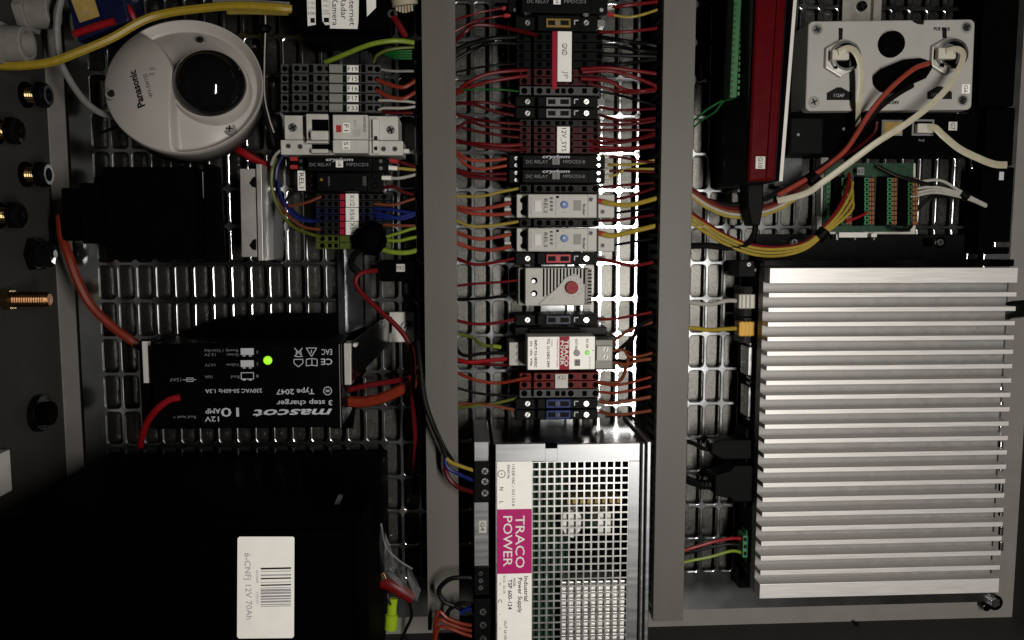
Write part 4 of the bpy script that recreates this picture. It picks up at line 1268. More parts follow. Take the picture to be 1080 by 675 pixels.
prof = [(rd * .98, .004)] + [(rd * .98 * math.cos(a), .009 + rd * .88 * math.sin(a)) for a in [math.radians(x) for x in range(0, 90, 6)]] + [(rd * .01, .009 + rd * .88)]
MB().lathe((du * RD, dv * RD, 0), prof, 56).build('dome', 'black_gloss', t, smooth=True, local=True)
for (u, v) in ((.15, .70), (.58, -.60), (-.87, -.22)):
    h = cam_h(u, v)
    w_ = MB().cyl((u * RD, v * RD, h - .004), .0056, .0046, 18).build('screw_well', 'relay_shade', t, local=True)
    s_ = MB().cyl((u * RD, v * RD, h - .001), .0042, .0024, 14, 'z', .0036).build('screw', 'steel', t, local=True, smooth='auto')
    MB().box(u * RD - .003, u * RD + .003, v * RD - .0006, v * RD + .0006, h + .0013, h + .0015).box(u * RD - .0006, u * RD + .0006, v * RD - .003, v * RD + .003, h + .0013, h + .00152).build('slot', 'ink', s_, local=True)
ORG[t.name] = Vector((0, 0, 0))


def drape(o):
    for v_ in o.data.vertices:
        v_.co.z = cam_h(v_.co.x / RD, v_.co.y / RD) + .0003


o = text('Panasonic', 0, 0, 0, 7.4, 106, 'ink', t, 43, .035, local=(-.525 * RD, -.22 * RD, 0), ksc=kd)
drape(o)
o = text('WV-SW155', 0, 0, 0, 4.2, 106, 'ink', t, 28, 0, local=(-.375 * RD, -.20 * RD, 0), ksc=kd)
drape(o)
for q in range(2):
    o = MB().box((-.37) * RD, (-.30) * RD, (.02 - q * .08) * RD, (.055 - q * .08) * RD, 0, .0002).build('printed_mark', 'ink_grey', t, local=True)
    drape(o)
# its bracket to the plate
p = W(220, 110, 0)
MB().cyl((.02, -.02, -.046), .022, .017, 20).build('mount', 'black', t, local=True)

wire('grey', [(70, -20, 46), (62, 10, 46), (60, 35, 44), (63, 62, 42), (72, 82, 40), (88, 105, 38), (104, 118, 36), (122, 124, 34)], 3.6, 'grey cable curving along the left wall into the dome camera', cat='cable', name='camera_cable')
wire('yellow_patch', [(-30, 66, 70), (0, 69, 70), (25, 69, 70), (55, 65, 68), (85, 54, 64), (118, 40, 58), (150, 22, 50), (175, 14, 46), (210, 9, 46), (245, 6, 48), (280, 7, 50), (300, 9, 48), (322, 10, 40)], 4.6, 'thick yellow network cable crossing above the dome camera', cat='cable', name='network_cable')
wire('gold', [(240, 12, 34), (265, 12, 36), (295, 13, 36), (320, 14, 34)], 3.2, 'golden cable under the yellow cable near the network unit', cat='cable', name='network_cable')
wire('grey', [(225, 2, 40), (250, 1, 40), (280, 3, 42), (312, 5, 40)], 2.6, 'pale grey cable above the yellow cable near the network unit', cat='cable', name='network_cable')
wire('bright_red', [(120, -20, 30), (128, 0, 34), (137, 12, 36), (143, 24, 34)], 4.0, 'red cable end beside the blue box at the top', cat='cable', name='power_cable')
wire('bright_red', [(240, 148, 16), (250, 157, 24), (258, 162, 28), (272, 170, 24), (285, 176, 18)], 4.2, 'short red cable emerging under the dome camera', cat='cable', name='power_cable')
wire('black', [(107, 140, 14), (120, 135, 20), (135, 130, 26)], 1.7, 'short black cable tie tail left of the dome camera', cat='cable tie', name='cable_tie')
wire('black', [(278, -20, 20), (279, 20, 20), (278, 60, 18), (277, 100, 18), (280, 120, 18), (288, 150, 20), (292, 175, 18)], 3.2, 'black cable running down right of the dome camera', cat='cable', name='power_cable')
wire('white', [(279.5, 10, 26), (280, 28, 25), (279, 60, 24), (279, 100, 24), (284, 125, 24), (289, 140, 22)], .8, 'thin white wire taped to the black cable right of the dome camera')
o = MB().tube([W(270, 29, 22), W(278, 30, 26), (W(283, 30, 22))], .0040, 8, 3).build('cable_tie', 'black', smooth='auto')
tag(o, 'black tie on the cable right of the dome camera', 'cable tie')

# blue box in the corner
t = thing('blue_box', 'dark blue box with a gold label and red edge in the upper left corner', 'box', W(105, 10, 0))
MB().pprism([(63, -30), (122, -45), (136, 22), (82, 44)], 44, 1).build('housing', 'box_blue', t, bevel=1.5)
MB().pprism([(75, 0), (98, -6), (105, 17), (84, 24)], 44.3, 44).build('label_plate', 'gold_label', t)
MB().tube([W(78, 36, 46), W(98, 29, 46), W(121, 22, 46)], .0033, 10, 3).build('edge_trim', 'wire_bright_red', t, smooth='auto')
text('12 V', 92, 13, 44.5, 3.2, 17, 'ink_grey', t, 10)

# ------------------------------------------------------------------ fittings in the left wall
def on_wall(py, px):
    """a point of the left wall seen at this pixel"""
    dw = ROT @ Vector(((px - CX) / F, (CY - py) / F, -1))
    return CAM + dw * ((wl - CAM.x) / dw.x)


for (px, py, k) in ((24, 12, 0), (-6, 46, 1)):
    p = on_wall(py, px)
    t = thing('cable_gland', 'pale grey cable gland in the left wall, ' + ('the upper one at the corner' if k == 0 else 'the one just above the yellow cable'), 'cable gland', p, 'pale cable glands')
    MB().cyl(p, .0205, .009, 6, 'x').build('hex_nut', 'gland_grey', t, bevel=.8)
    MB().lathe(p + Vector((.009, 0, 0)), [(.0150, 0), (.0150, .018), (.0140, .019), (.0105, .019), (.0100, .004)], 28, 'x').build('sleeve', 'gland_grey', t, smooth='auto')
labs = ['brass fitting with a black nut in the left wall, topmost', 'brass fitting with black nut in the left wall, second from the top', 'brass fitting with black nut in the left wall, third from the top', 'brass fitting with a black nut in the left wall, lowest one at the frame edge']
for k, (px, py) in enumerate(((26, 100), (-6, 138), (26, 184), (-4, 227))):
    p = on_wall(py, px)
    t = thing('wall_fitting', labs[k], 'fitting', p, 'brass wall fittings')
    MB().cyl(p + Vector((.0125, 0, 0)), .0125, .006, 6, 'x').build('hex_nut', 'black', t, bevel=.8)
    MB().cyl(p, .0115, .003, 20, 'x').build('seal', 'black_matte', t)
    MB().lathe(p + Vector((.003, 0, 0)), [(.0068, 0)] + [(.0068 - (i % 2) * .0007, i * .0010) for i in range(1, 10)], 16, 'x').build('thread', 'brass', t)
    MB().lathe(p + Vector((.017, 0, 0)), [(.0105, 0), (.0105, .003), (.0090, .0045), (.006, .0045), (.0055, .001)], 22, 'x').build('collar', 'black_gloss', t, smooth='auto')
p = on_wall(268, 34)
t = thing('wall_fitting', 'black capped fitting with chrome glints in the left wall above the brass stud', 'fitting', p)
MB().cyl(p, .0165, .007, 6, 'x').build('hex_nut', 'black', t, bevel=.8)
MB().lathe(p + Vector((.007, 0, 0)), [(.012, 0), (.012, .010), (.0095, .013), (.004, .014)], 8, 'x').build('cap', 'black_gloss', t, bevel=.5)
p = on_wall(316, 3)
t = thing('brass_stud', 'long threaded brass stud sticking out of the left wall', 'stud', p)
MB().cyl(p + Vector((.002, 0, 0)), .0100, .0065, 6, 'x').build('hex_nut', 'brass', t, bevel=.6)
MB().lathe(p + Vector((.0085, 0, 0)), [(.0065, 0)] + [(.0068 - (i % 2) * .0006, i * .0010) for i in range(1, 30)] + [(.005, .031)], 20, 'x').build('thread', 'copper_brass', t)
p = on_wall(436, 38)
t = thing('wall_fitting', 'dark round fitting low in the left wall', 'fitting', p)
MB().cyl(p, .017, .007, 24, 'x').build('flange', 'black', t, bevel=1)
MB().cyl(p + Vector((.007, 0, 0)), .011, .008, 24, 'x').build('cap', 'black_matte', t, bevel=1)
p = on_wall(500, -8)
o = MB().box(p.x, p.x + .009, p.y - .018, p.y + .018, p.z - .012, p.z + .012).build('wall_bracket', 'white_plastic', None, bevel=1)
tag(o, 'pale bracket at the left frame edge beside the battery', 'bracket')

# ------------------------------------------------------------------ black block with red cable
t = thing('terminal_cover', 'large black connector block with a stepped left end', 'connector', W(140, 225, 0))
MB().pbox(110, 176, 206, 274, 60, 1).build('housing', 'black_matte', t, bevel=1)
MB().pbox(85, 193, 111, 257, 56, 1).build('neck', 'black_matte', t, bevel=1)
MB().pbox(65, 198, 86, 254, 50, 6).build('cable_hood', 'black_matte', t, bevel=2)
for (a, b) in ((181, 209), (210.5, 241.5), (243.5, 268)):
    MB().pbox(204, a, 214.5, b, 36, 6).build('contact_plate', 'white_plastic', t, bevel=.4)
MB().pprism([(214.6, 173), (219, 172), (225, 276), (217.5, 276)], 40, 1).build('end_plate', 'black_matte', t, bevel=.5)
wire('orange', [(64, 228, 30), (66, 250, 36), (72, 268, 40), (82, 296, 40), (96, 322, 38), (118, 344, 36), (140, 360, 34), (156, 370, 30)], 5.0, 'thick orange red cable from the black block down to the charger', cat='cable', name='power_cable')

# aluminium angle
t = thing('angle_bracket', 'aluminium angle bracket standing beside the black block', 'bracket', W(265, 225, 0))
MB().pprism([(253, 178), (270, 178), (272, 271), (255, 271)], 40, 1).build('base_plate', 'aluminium_bracket', t, bevel=.4)
MB().pprism([(270, 173), (275.5, 173), (277.5, 275), (272.5, 275)], 44, 1).build('upright', 'aluminium_bracket', t, bevel=.4)
for y in (193, 259):
    MB().pprism([(263, y), (267, y - 6), (270, y - 7), (270, y + 5), (266, y + 4)], 42, 40).build('screw', 'black', t, bevel=.5)
o = MB().pprism([(280, 198), (296, 205), (300, 255), (297, 278), (280, 274)], 2.2, .3).build('backing_sheet', 'steel_dark')
tag(o, 'thin steel sheet on the plate right of the aluminium angle', 'sheet')

# ------------------------------------------------------------------ charger
ZC = 74
t = thing('battery_charger', 'black battery charger with upside down white print and a green light', 'charger', W(255, 408, 0))
MB().pbox(160, 362, 360, 452, ZC, 8).build('housing', 'charger_black', t, bevel=2)
MB().pbox(148, 361, 159.6, 452, ZC - 14, 2).build('end_frame', 'charger_black', t, bevel=.6)
MB().pbox(150.5, 360, 158.8, 404, ZC - 13.2, ZC - 16).build('end_plate', 'white_plastic', t, bevel=.3)
MB().pbox(358.2, 363, 358.9, 451, ZC + .15, ZC - 1).build('seam', 'print_dim', t)
z = ZC + .2
text('mascot', 308.5, 435.2, z, 8.8, 180, 'print_white', t, 84, .02, shear=.25)
text('3 step charger', 321, 424.2, z, 5.4, 180, 'print_white', t, 59, .012)
text('Type 2047', 311.5, 412.3, z, 5.6, 180, 'print_white', t, 40, .012)
text('230VAC 50-60Hz 1.3A', 246.5, 412.3, z, 4.2, 180, 'print_white', t, 60, .008)
text('10', 242.5, 434.8, z, 9.6, 180, 'print_white', t, 19, .01)
text('AMP', 224.5, 433.5, z, 5.6, 180, 'print_white', t, 16, .01)
text('12V', 223.5, 442, z, 5.4, 180, 'print_white', t, 15, .01)
text('10A', 220, 397.5, z, 3, 180, 'print_dim', t, 8)
text('14.7V', 221.5, 385, z, 3, 180, 'print_dim', t, 11)
text('13.7V', 221.5, 374, z, 3, 180, 'print_dim', t, 12)
text('Ready / Standby', 233, 369.5, z, 3, 180, 'print_dim', t, 36)
text('Green', 245.5, 374.3, z, 3, 180, 'print_dim', t, 13)
text('Yellow', 245.5, 384.8, z, 3, 180, 'print_dim', t, 14)
text('Red', 248, 397.5, z, 3, 180, 'print_dim', t, 9)
text('15AF', 185, 400.5, z, 3.6, 180, 'print_dim', t, 12)
text('Red lead +', 194.5, 440, z, 3, 180, 'print_dim', t, 24)
for k, y in enumerate((371.3, 384, 396.7)):
    if k < 2:
        MB().pbox(253.8, y - 4, 267.6, y + 3, z, ZC).build('battery_symbol', 'print_white', t)
    else:
        m = MB()
        for q in ((254, y - 4, 267.8, y - 3.2), (254, y + 2.6, 267.8, y + 3.4), (254, y - 3.2, 254.8, y + 2.6), (267, y - 3.2, 267.8, y + 2.6)):
            m.pbox(*q, z, ZC)
        m.build('battery_symbol', 'print_white', t)
    MB().pbox(256, y + 3.4, 259, y + 4.6, z, ZC).pbox(262.5, y + 3.4, 265.5, y + 4.6, z, ZC).build('battery_posts', 'print_white', t)
    text(str(3 - k) if k else '3', 271.5, y, z, 3, 180, 'print_dim', t, 2)
m = MB()
for q in ((196.5, 398.4, 204, 399), (196.5, 402, 204, 402.6), (196.5, 399, 197.1, 402), (203.4, 399, 204, 402), (193, 400.2, 207, 400.8)):
    m.pbox(*q, z, ZC)
m.build('fuse_symbol', 'print_white', t)
text('CE', 344.5, 381.5, z, 6.6, 180, 'print_white', t, 12, .01)
text('EAC', 344.7, 371.2, z, 6.2, 180, 'print_white', t, 11, .0)


def line_art(segs, w_, nm):
    m_ = MB()
    for (a, b, c_, d_) in segs:
        p_, q_ = W(a, b, z), W(c_, d_, z)
        dv_ = (q_ - p_).normalized()
        nv = Vector((-dv_.y, dv_.x, 0)) * (w_ * kpx(300, 400, z) / 2)
        m_.add([p_ - nv, q_ - nv, q_ + nv, p_ + nv], [(0, 1, 2, 3)])
    return m_.build(nm, 'print_white', t)


line_art([(323, 367, 334, 367), (334, 367, 328.5, 376), (328.5, 376, 323, 367), (328.5, 369, 328.5, 372.5)], .8, 'warning_symbol')
line_art([(310.5, 367, 319, 376), (319, 367, 310.5, 376), (312, 376, 318, 376), (312, 376, 313, 369), (318, 376, 317, 369)], .8, 'bin_symbol')
line_art([(310, 379, 319.5, 379), (310, 379, 310, 383), (319.5, 379, 319.5, 383), (310, 383, 314.7, 387), (319.5, 383, 314.7, 387)], .8, 'house_symbol')
line_art([(323, 379, 323, 386), (323, 379, 329, 378), (329, 378, 334.5, 379), (334.5, 379, 334.5, 386), (323, 386, 329, 385), (329, 385, 334.5, 386), (329, 378, 329, 385)], .8, 'manual_symbol')
line_art([(345.5 + 4.2 * math.cos(a * .42), 412.3 + 4.2 * math.sin(a * .42), 345.5 + 4.2 * math.cos((a + 1) * .42), 412.3 + 4.2 * math.sin((a + 1) * .42)) for a in range(15)] + [(343.5, 411.5, 347.5, 411.5), (343.5, 413, 347.5, 413)], .9, 'approval_mark')
p = W(282.5, 380, ZC)
k = kpx(282.5, 380, ZC)
MB().lathe((p.x, p.y, p.z - .001), [(5.8 * k, 0), (5.6 * k, .0016), (4.9 * k, .0019), (4.7 * k, .001)], 24).build('light_bezel', 'black_gloss', t, smooth='auto')
MB().lathe((p.x, p.y, p.z - .001), [(4.7 * k, 0), (4.5 * k, .0018), (3.2 * k, .0030), (1.4 * k, .0035)], 20).build('status_light', 'led_green', t, smooth=True)
MB().pprism([(164, 372), (166, 361), (222, 338), (246, 334), (300, 330), (356, 331), (366, 352), (402, 338), (414, 333), (414, 350), (396, 372), (378, 405), (372, 452), (350, 452)], 5, .4).build('base_frame_with_shadow', 'black_matte', t, bevel=.5)  # black frame; its upper wing is the charger's shadow drawn as a plate
wire('bright_red', [(190, 419, 78), (178, 422, 80), (165, 432, 78), (155, 446, 70), (150, 460, 58), (148, 470, 46)], 3.7, 'red lead leaving the lower left of the charger', cat='cable', name='power_cable')
wire('orange', [(356, 422, 30), (380, 424, 32), (402, 420, 34), (425, 410, 36), (445, 400, 36)], 6.0, 'thick orange cable between the charger and the left duct', cat='cable', name='power_cable')
wire('red', [(352, 415, 28), (385, 407, 30), (415, 402, 30), (448, 396, 34)], 3.0, 'dark red cable above the thick orange cable beside the left duct', cat='cable', name='power_cable')

# bright bracket holding the charger
t = thing('charger_bracket', 'bent aluminium bracket holding the right end of the charger', 'bracket', W(400, 350, 0))
MB().pbox(411, 329, 437, 361, 5, .4).build('foot', 'aluminium_bracket', t, bevel=.5)
screw(427.5, 344, 4.6, 8, t, 'steel', 60, False)
q = [W(411, 334, 5), W(411, 361, 5), W(371, 361.5, 46), W(371, 402, 46)]
m = MB()
A_, B_ = W(412, 331, 4), W(412, 361, 4)
C_, D_ = W(371, 362, 58), W(371, 404, 58)
dx = Vector((-.0022, 0, -.0012))
m.add([A_, B_, D_, C_, A_ + dx, B_ + dx, D_ + dx, C_ + dx], [(0, 3, 2, 1), (4, 5, 6, 7), (0, 1, 5, 4), (1, 2, 6, 5), (2, 3, 7, 6), (3, 0, 4, 7)])
m.build('web', 'galvanised', t)
MB().pbox(363, 362, 370, 406, 62, 40).build('flange', 'aluminium_bracket', t, bevel=.4)
MB().pcyl(374.5, 364, 2.2, 61, 52, 12).build('rivet', 'white_plastic', t)
screw(402, 340, 2.6, 22, t, 'steel', 20)

wire('black', [(440, 360, 78), (443, 385, 84), (447, 420, 86), (455, 445, 88), (464, 466, 86), (469, 478, 86), (471, 484, 86)], 2.5, 'black cable crossing the left duct down to the power supply', cat='cable', name='power_cable')
wire('black', [(441, 372, 74), (446, 400, 82), (450, 425, 84), (458, 448, 86), (470, 474, 88), (480, 490, 82)], 1.8, 'thin black cable beside the one crossing the left duct', cat='cable', name='power_cable')
wire('yellow', [(470, 482, 86), (475, 487, 88), (487, 492, 90), (502, 497, 92)], 2.0, 'yellow wire into the upper input terminal of the power supply')
wire('blue', [(469, 482, 86), (472, 493, 87), (484, 500, 88), (502, 508, 92)], 2.0, 'blue wire into the middle input terminal of the power supply')
wire('deep_red', [(470, 483, 85), (471, 500, 84), (482, 513, 86), (502, 520, 92)], 2.6, 'dark red wire into the lower input terminal of the power supply')
wire('black', [(503, 610, 88), (490, 609, 88), (474, 611, 88), (463, 622, 86), (468, 634, 86), (482, 640, 84), (490, 645, 80)], 2.6, 'black wire loop left of the signal terminals')
wire('black', [(503, 640, 88), (488, 636, 86), (475, 642, 84), (472, 652, 82), (482, 656, 80)], 2.4, 'black wire loop left of the output terminals')
wire('blue', [(503, 645, 90), (495, 642, 88), (486, 646, 86)], 2.6, 'blue wire at the output terminals of the power supply')
for k in range(3):
    wire('orange', [(502, 660 + 6 * k, 90), (488, 658 + 5 * k, 88), (472, 652 + 5 * k, 86), (462, 645 + 9 * k, 84), (458, 668 + 8 * k, 80), (456, 705, 76)], 1.9, 'orange wire at the output terminals of the power supply, ' + ['topmost of three', 'middle of three', 'lowest of three'][k], 'orange output wires')

# ------------------------------------------------------------------ battery
ZB = 205
t = thing('battery', 'large black battery in the lower left corner with a white barcode label', 'battery', W(190, 620, 0))
x0, x1, y0, y1 = rect(-14, 546, 388, 786, ZB)
y0 = max(y0, wb + .006)
MB().box(x0 + .004, x1 - .003, y0 + .003, y1 - .003, .001, .182).build('case', 'battery_black', t, bevel=2)
MB().box(x0, x1, y0, y1, .1822, .200).build('lid', 'battery_black', t, bevel=2.5)
xi = W(369, 600, ZB).x
MB().box(x0 + .012, xi, y0 + .012, y1 - .012, .200, .205).build('top_panel', 'battery_black', t, bevel=1)
MB().box(xi + .0025, x1 - .004, y0 + .012, y1 - .004, .200, .2035).build('carry_handle', 'battery_black', t, bevel=1.2)
p = W(356, 530, 150)
MB().pprism([(357, 522), (361.5, 523.5), (354, 540), (349, 538.5)], 172, 168).build('side_patch', 'terminal_grey', t)  # small grey slanted patch on the battery's upper side
lb = MB().pprism([(252.5, 566), (309, 566), (310.5, 567.5), (310, 671), (308, 673), (252, 673.5), (250, 671.5), (250.5, 568)], ZB + .5, ZB + .1).build('label_plate', 'label_lit', t)
zz = ZB + .7
text('6-CNFJ 12V 70Ah', 261, 618.5, zz, 6.4, -90, 'ink_light', lb, 74)
bars = [(599.5, 1.8, 'ink'), (602.5, .8, 'ink_light'), (606.5, 1.6, 'ink_light'), (610, 1.4, 'ink'), (614, .7, 'ink_light'), (617, 1.4, 'ink'), (620, .7, 'ink_light'), (622.5, 2.4, 'ink_light'), (625.5, 2.2, 'ink_light'), (628.8, 1.6, 'ink_grey'), (631.5, 1.6, 'ink_light'), (634.5, 2.0, 'ink_light'), (637.5, .8, 'ink_grey'), (639.3, .7, 'ink_light')]
for y, w_, mt in bars:
    MB().pbox(275, y - w_ / 2, 307, y + w_ / 2, ZB + .62, ZB + .5).build('barcode_bar', mt, lb)
text('6925808', 271.3, 608, zz, 2.4, -90, 'ink_light', lb, 14)
text('177127', 271.3, 631, zz, 2.4, -90, 'ink_light', lb, 13)

# plastic bag with crimp connector between battery and duct
t = thing('plastic_bag', 'crumpled clear plastic bag between the battery and the left duct', 'bag', W(425, 605, 60))
outl = [(402, 550), (407, 575), (420, 590), (434, 598), (443, 622), (441, 634), (428, 628), (410, 612), (402, 606), (400, 580)]
cx_, cy_ = 418, 598
m = MB()
rr = random.Random(3)
rings = []
for f, zz_ in ((1, 86), (.78, 97), (.5, 92), (.25, 101), (.02, 98)):
    rings.append([W(cx_ + (a - cx_) * f + rr.uniform(-1.5, 1.5) * (f > .1), cy_ + (b - cy_) * f + rr.uniform(-1.5, 1.5) * (f > .1), zz_ + rr.uniform(-5, 5) * (f > .1)) for a, b in outl])
nn = len(outl)
vs = [v for r in rings for v in r]
fs = [(j * nn + (i + 1) % nn, j * nn + i, (j + 1) * nn + i, (j + 1) * nn + (i + 1) % nn) for j in range(4) for i in range(nn)]
m.add(vs, fs).build('film', 'film', t)
MB().tube([W(402, 552, 88), W(407, 576, 94), W(421, 591, 98), W(435, 600, 96)], .0008, 6, 6).build('crease', 'film', t)
t = thing('crimp_connector', 'red and lime green crimp connector lying beside the battery', 'connector', W(415, 625, 60))
MB().tube([W(402, 614, 86), W(412, 617, 88), W(424, 624, 88), (W(435, 631, 86))], .0058, 12, 5, .7).build('red_sleeve', 'wire_red', t, smooth='auto')
MB().pprism([(401, 605), (405, 604), (408, 611), (402, 614)], 95, 88).build('brass_tip', 'brass', t, bevel=.5)
MB().tube([W(414.5, 631, 90), W(413.5, 640, 90), W(413, 650, 90)], .0042, 12, 4, .6).build('green_sleeve', 'spade_green', t, smooth='auto')
MB().tube([W(413, 648, 90), W(412.5, 656, 90), W(412, 664, 90)], .0056, 12, 4, .7).build('green_sleeve', 'spade_green', t, smooth='auto')
MB().tube([W(409, 626, 97), W(410, 632, 97), W(412, 638, 96)], .0010, 6, 3).build('pin', 'steel', t)
wire('black', [(432, 636, 86), (434, 650, 82), (428, 664, 78), (420, 682, 76)], 1.7, 'black wire hanging beside the lime green connector')

# ------------------------------------------------------------------ wires of the central row
ORD = ['topmost', 'second', 'third', 'fourth', 'fifth', 'sixth']
ZW = 38


def zpts(pts, r0=0, r1=0):
    """add heights: ends at clamp level, the middle a bit higher"""
    n_ = len(pts)
    return [(p[0], p[1], p[2] if len(p) > 2 else ZW + (5 if 0 < i < n_ - 1 else 0)) for i, p in enumerate(pts)]


LEFT = [
    ('red', 1.5, [(478, 22), (505, 14), (535, 8)], 'thin red wire into the left of the topmost relay, upper one', ('fuse_red', -1, 6, 2.2)),
    ('red', 1.6, [(478, 34), (500, 23), (520, 19), (537, 16)], 'thin red wire into the left of the topmost relay, lower one', ('fuse_red', -1, 6, 2.2)),
    ('deep_red', 2.6, [(478, 45), (492, 34), (503, 27), (520, 27), (540, 32), (566, 37, 54)], 'thick dark red wire to the amber fuse holder', None),
    ('black', 3.0, [(478, 54), (500, 46), (520, 41), (548, 39)], 'thick black wire left of the GND terminals, upper one', None),
    ('black', 2.2, [(478, 64), (500, 52), (520, 46), (548, 46)], 'thick black wire left of the GND terminals, lower one', None),
    ('black', 1.5, [(478, 77), (505, 71), (525, 68), (548, 67)], 'thin black wire left of the lowest black GND terminal', None),
    ('red', 2.5, [(478, 100), (495, 86), (515, 78), (540, 75), (564, 74)], 'thick red wire left of the red terminals under GND, upper one', None),
    ('red', 2.3, [(478, 100), (500, 91), (520, 85), (545, 81), (564, 79)], 'thick red wire left of the red terminals under GND, lower one', None),
    ('green', 1.2, [(478, 94), (500, 94), (525, 94), (553, 97)], 'thin green wire left of the grey terminal under GND', None),
    ('deep_red', 2.0, [(478, 110), (500, 107), (520, 109), (546, 113)], 'dark red wire to the upper grey fuse holder', None),
    ('deep_red', 2.0, [(478, 108), (500, 111), (520, 116), (548, 123)], 'dark red wire to the lower grey fuse holder', None),
    ('deep_red', 1.9, [(478, 120), (500, 125), (525, 129), (564, 131)], 'dark red wire left of the 12V_SYS terminals, topmost of five', None),
    ('deep_red', 1.9, [(478, 140), (492, 129), (515, 133), (564, 138)], 'dark red wire left of the 12V_SYS terminals, second of five', None),
    ('deep_red', 1.9, [(478, 132), (500, 138), (530, 143), (564, 146)], 'dark red wire left of the 12V_SYS terminals, third of five', None),
    ('red', 2.3, [(478, 149), (505, 152), (535, 153), (564, 151)], 'dark red wire left of the 12V_SYS terminals, fourth of five', None),
    ('deep_red', 2.3, [(478, 147), (505, 155), (535, 157), (564, 158)], 'dark red wire left of the 12V_SYS terminals, lowest of five', None),
    ('coral', 2.2, [(478, 158), (495, 169), (515, 170), (539, 167)], 'orange wire left of the paired relays, upper one', None),
    ('coral', 2.2, [(478, 156), (490, 173), (508, 179), (539, 174)], 'orange wire left of the paired relays, lower one', None),
    ('deep_red', 2.2, [(478, 178), (500, 183), (539, 183)], 'dark red wire left of the paired relays, upper one', None),
    ('deep_red', 2.4, [(478, 179), (500, 187), (539, 189)], 'dark red wire left of the paired relays, lower one', None),
    ('gold', 1.9, [(478, 207), (505, 207), (530, 203), (551, 198)], 'yellow wire left of the terminal above REL2', None),
    ('coral', 2.5, [(478, 218), (500, 221), (520, 218), (539, 214)], 'orange wire into the left of REL2, upper one', None),
    ('coral', 2.5, [(478, 219), (500, 225), (520, 226), (539, 225)], 'orange wire into the left of REL2, lower one', None),
    ('gold', 1.9, [(478, 231), (498, 238), (520, 238), (551, 233)], 'yellow wire left of the terminal between REL2 and REL3', None),
    ('coral', 2.3, [(478, 244), (500, 251), (520, 250), (539, 247)], 'orange wire into the left of REL3, upper one', None),
    ('coral', 2.3, [(478, 255), (500, 263), (520, 264), (539, 260)], 'orange wire into the left of REL3, lower one', None),
    ('red', 2.0, [(478, 271), (500, 278), (520, 277), (545, 272)], 'red wire left of the red fuse holder', None),
    ('red', 1.5, [(478, 302), (500, 300), (525, 297), (552, 295)], 'red wire into the left of the thermostat', None),
    ('black', 1.8, [(478, 316), (500, 316), (520, 313), (548, 308)], 'black wire into the left of the thermostat', None),
    ('red', 2.0, [(478, 337), (500, 341), (520, 340), (545, 336)], 'red wire left of the dark blue fuse holder', None),
    ('olive', 1.9, [(478, 351), (495, 355), (510, 364), (527, 366)], 'green yellow wire into the left of the white converter', ('wire_lime', -1, 9, 2.3)),
    ('black', 2.4, [(478, 362), (490, 374), (510, 373), (538, 372)], 'black wire into the left of the white converter', None),
    ('bright_red', 2.6, [(478, 378), (495, 381), (510, 380), (538, 378)], 'bright red wire into the left of the white converter', None),
    ('deep_red', 2.0, [(478, 381), (500, 384), (520, 385), (540, 385)], 'dark red wire under the bright red wire at the white converter', None),
    ('orange', 2.1, [(478, 391), (500, 401), (525, 404), (548, 400), (566, 396)], 'orange red wire left of the X22 terminals', None),
    ('black', 1.6, [(478, 408), (500, 414), (520, 417), (550, 418)], 'black wire left of the grey terminal under X22', None),
    ('olive', 1.9, [(478, 431), (500, 428), (520, 426), (545, 420)], 'olive wire left of the blue fuse holders', None),
    ('brown', 1.9, [(478, 426), (500, 427), (520, 428), (545, 433)], 'brown wire left of the blue fuse holders', None),
]
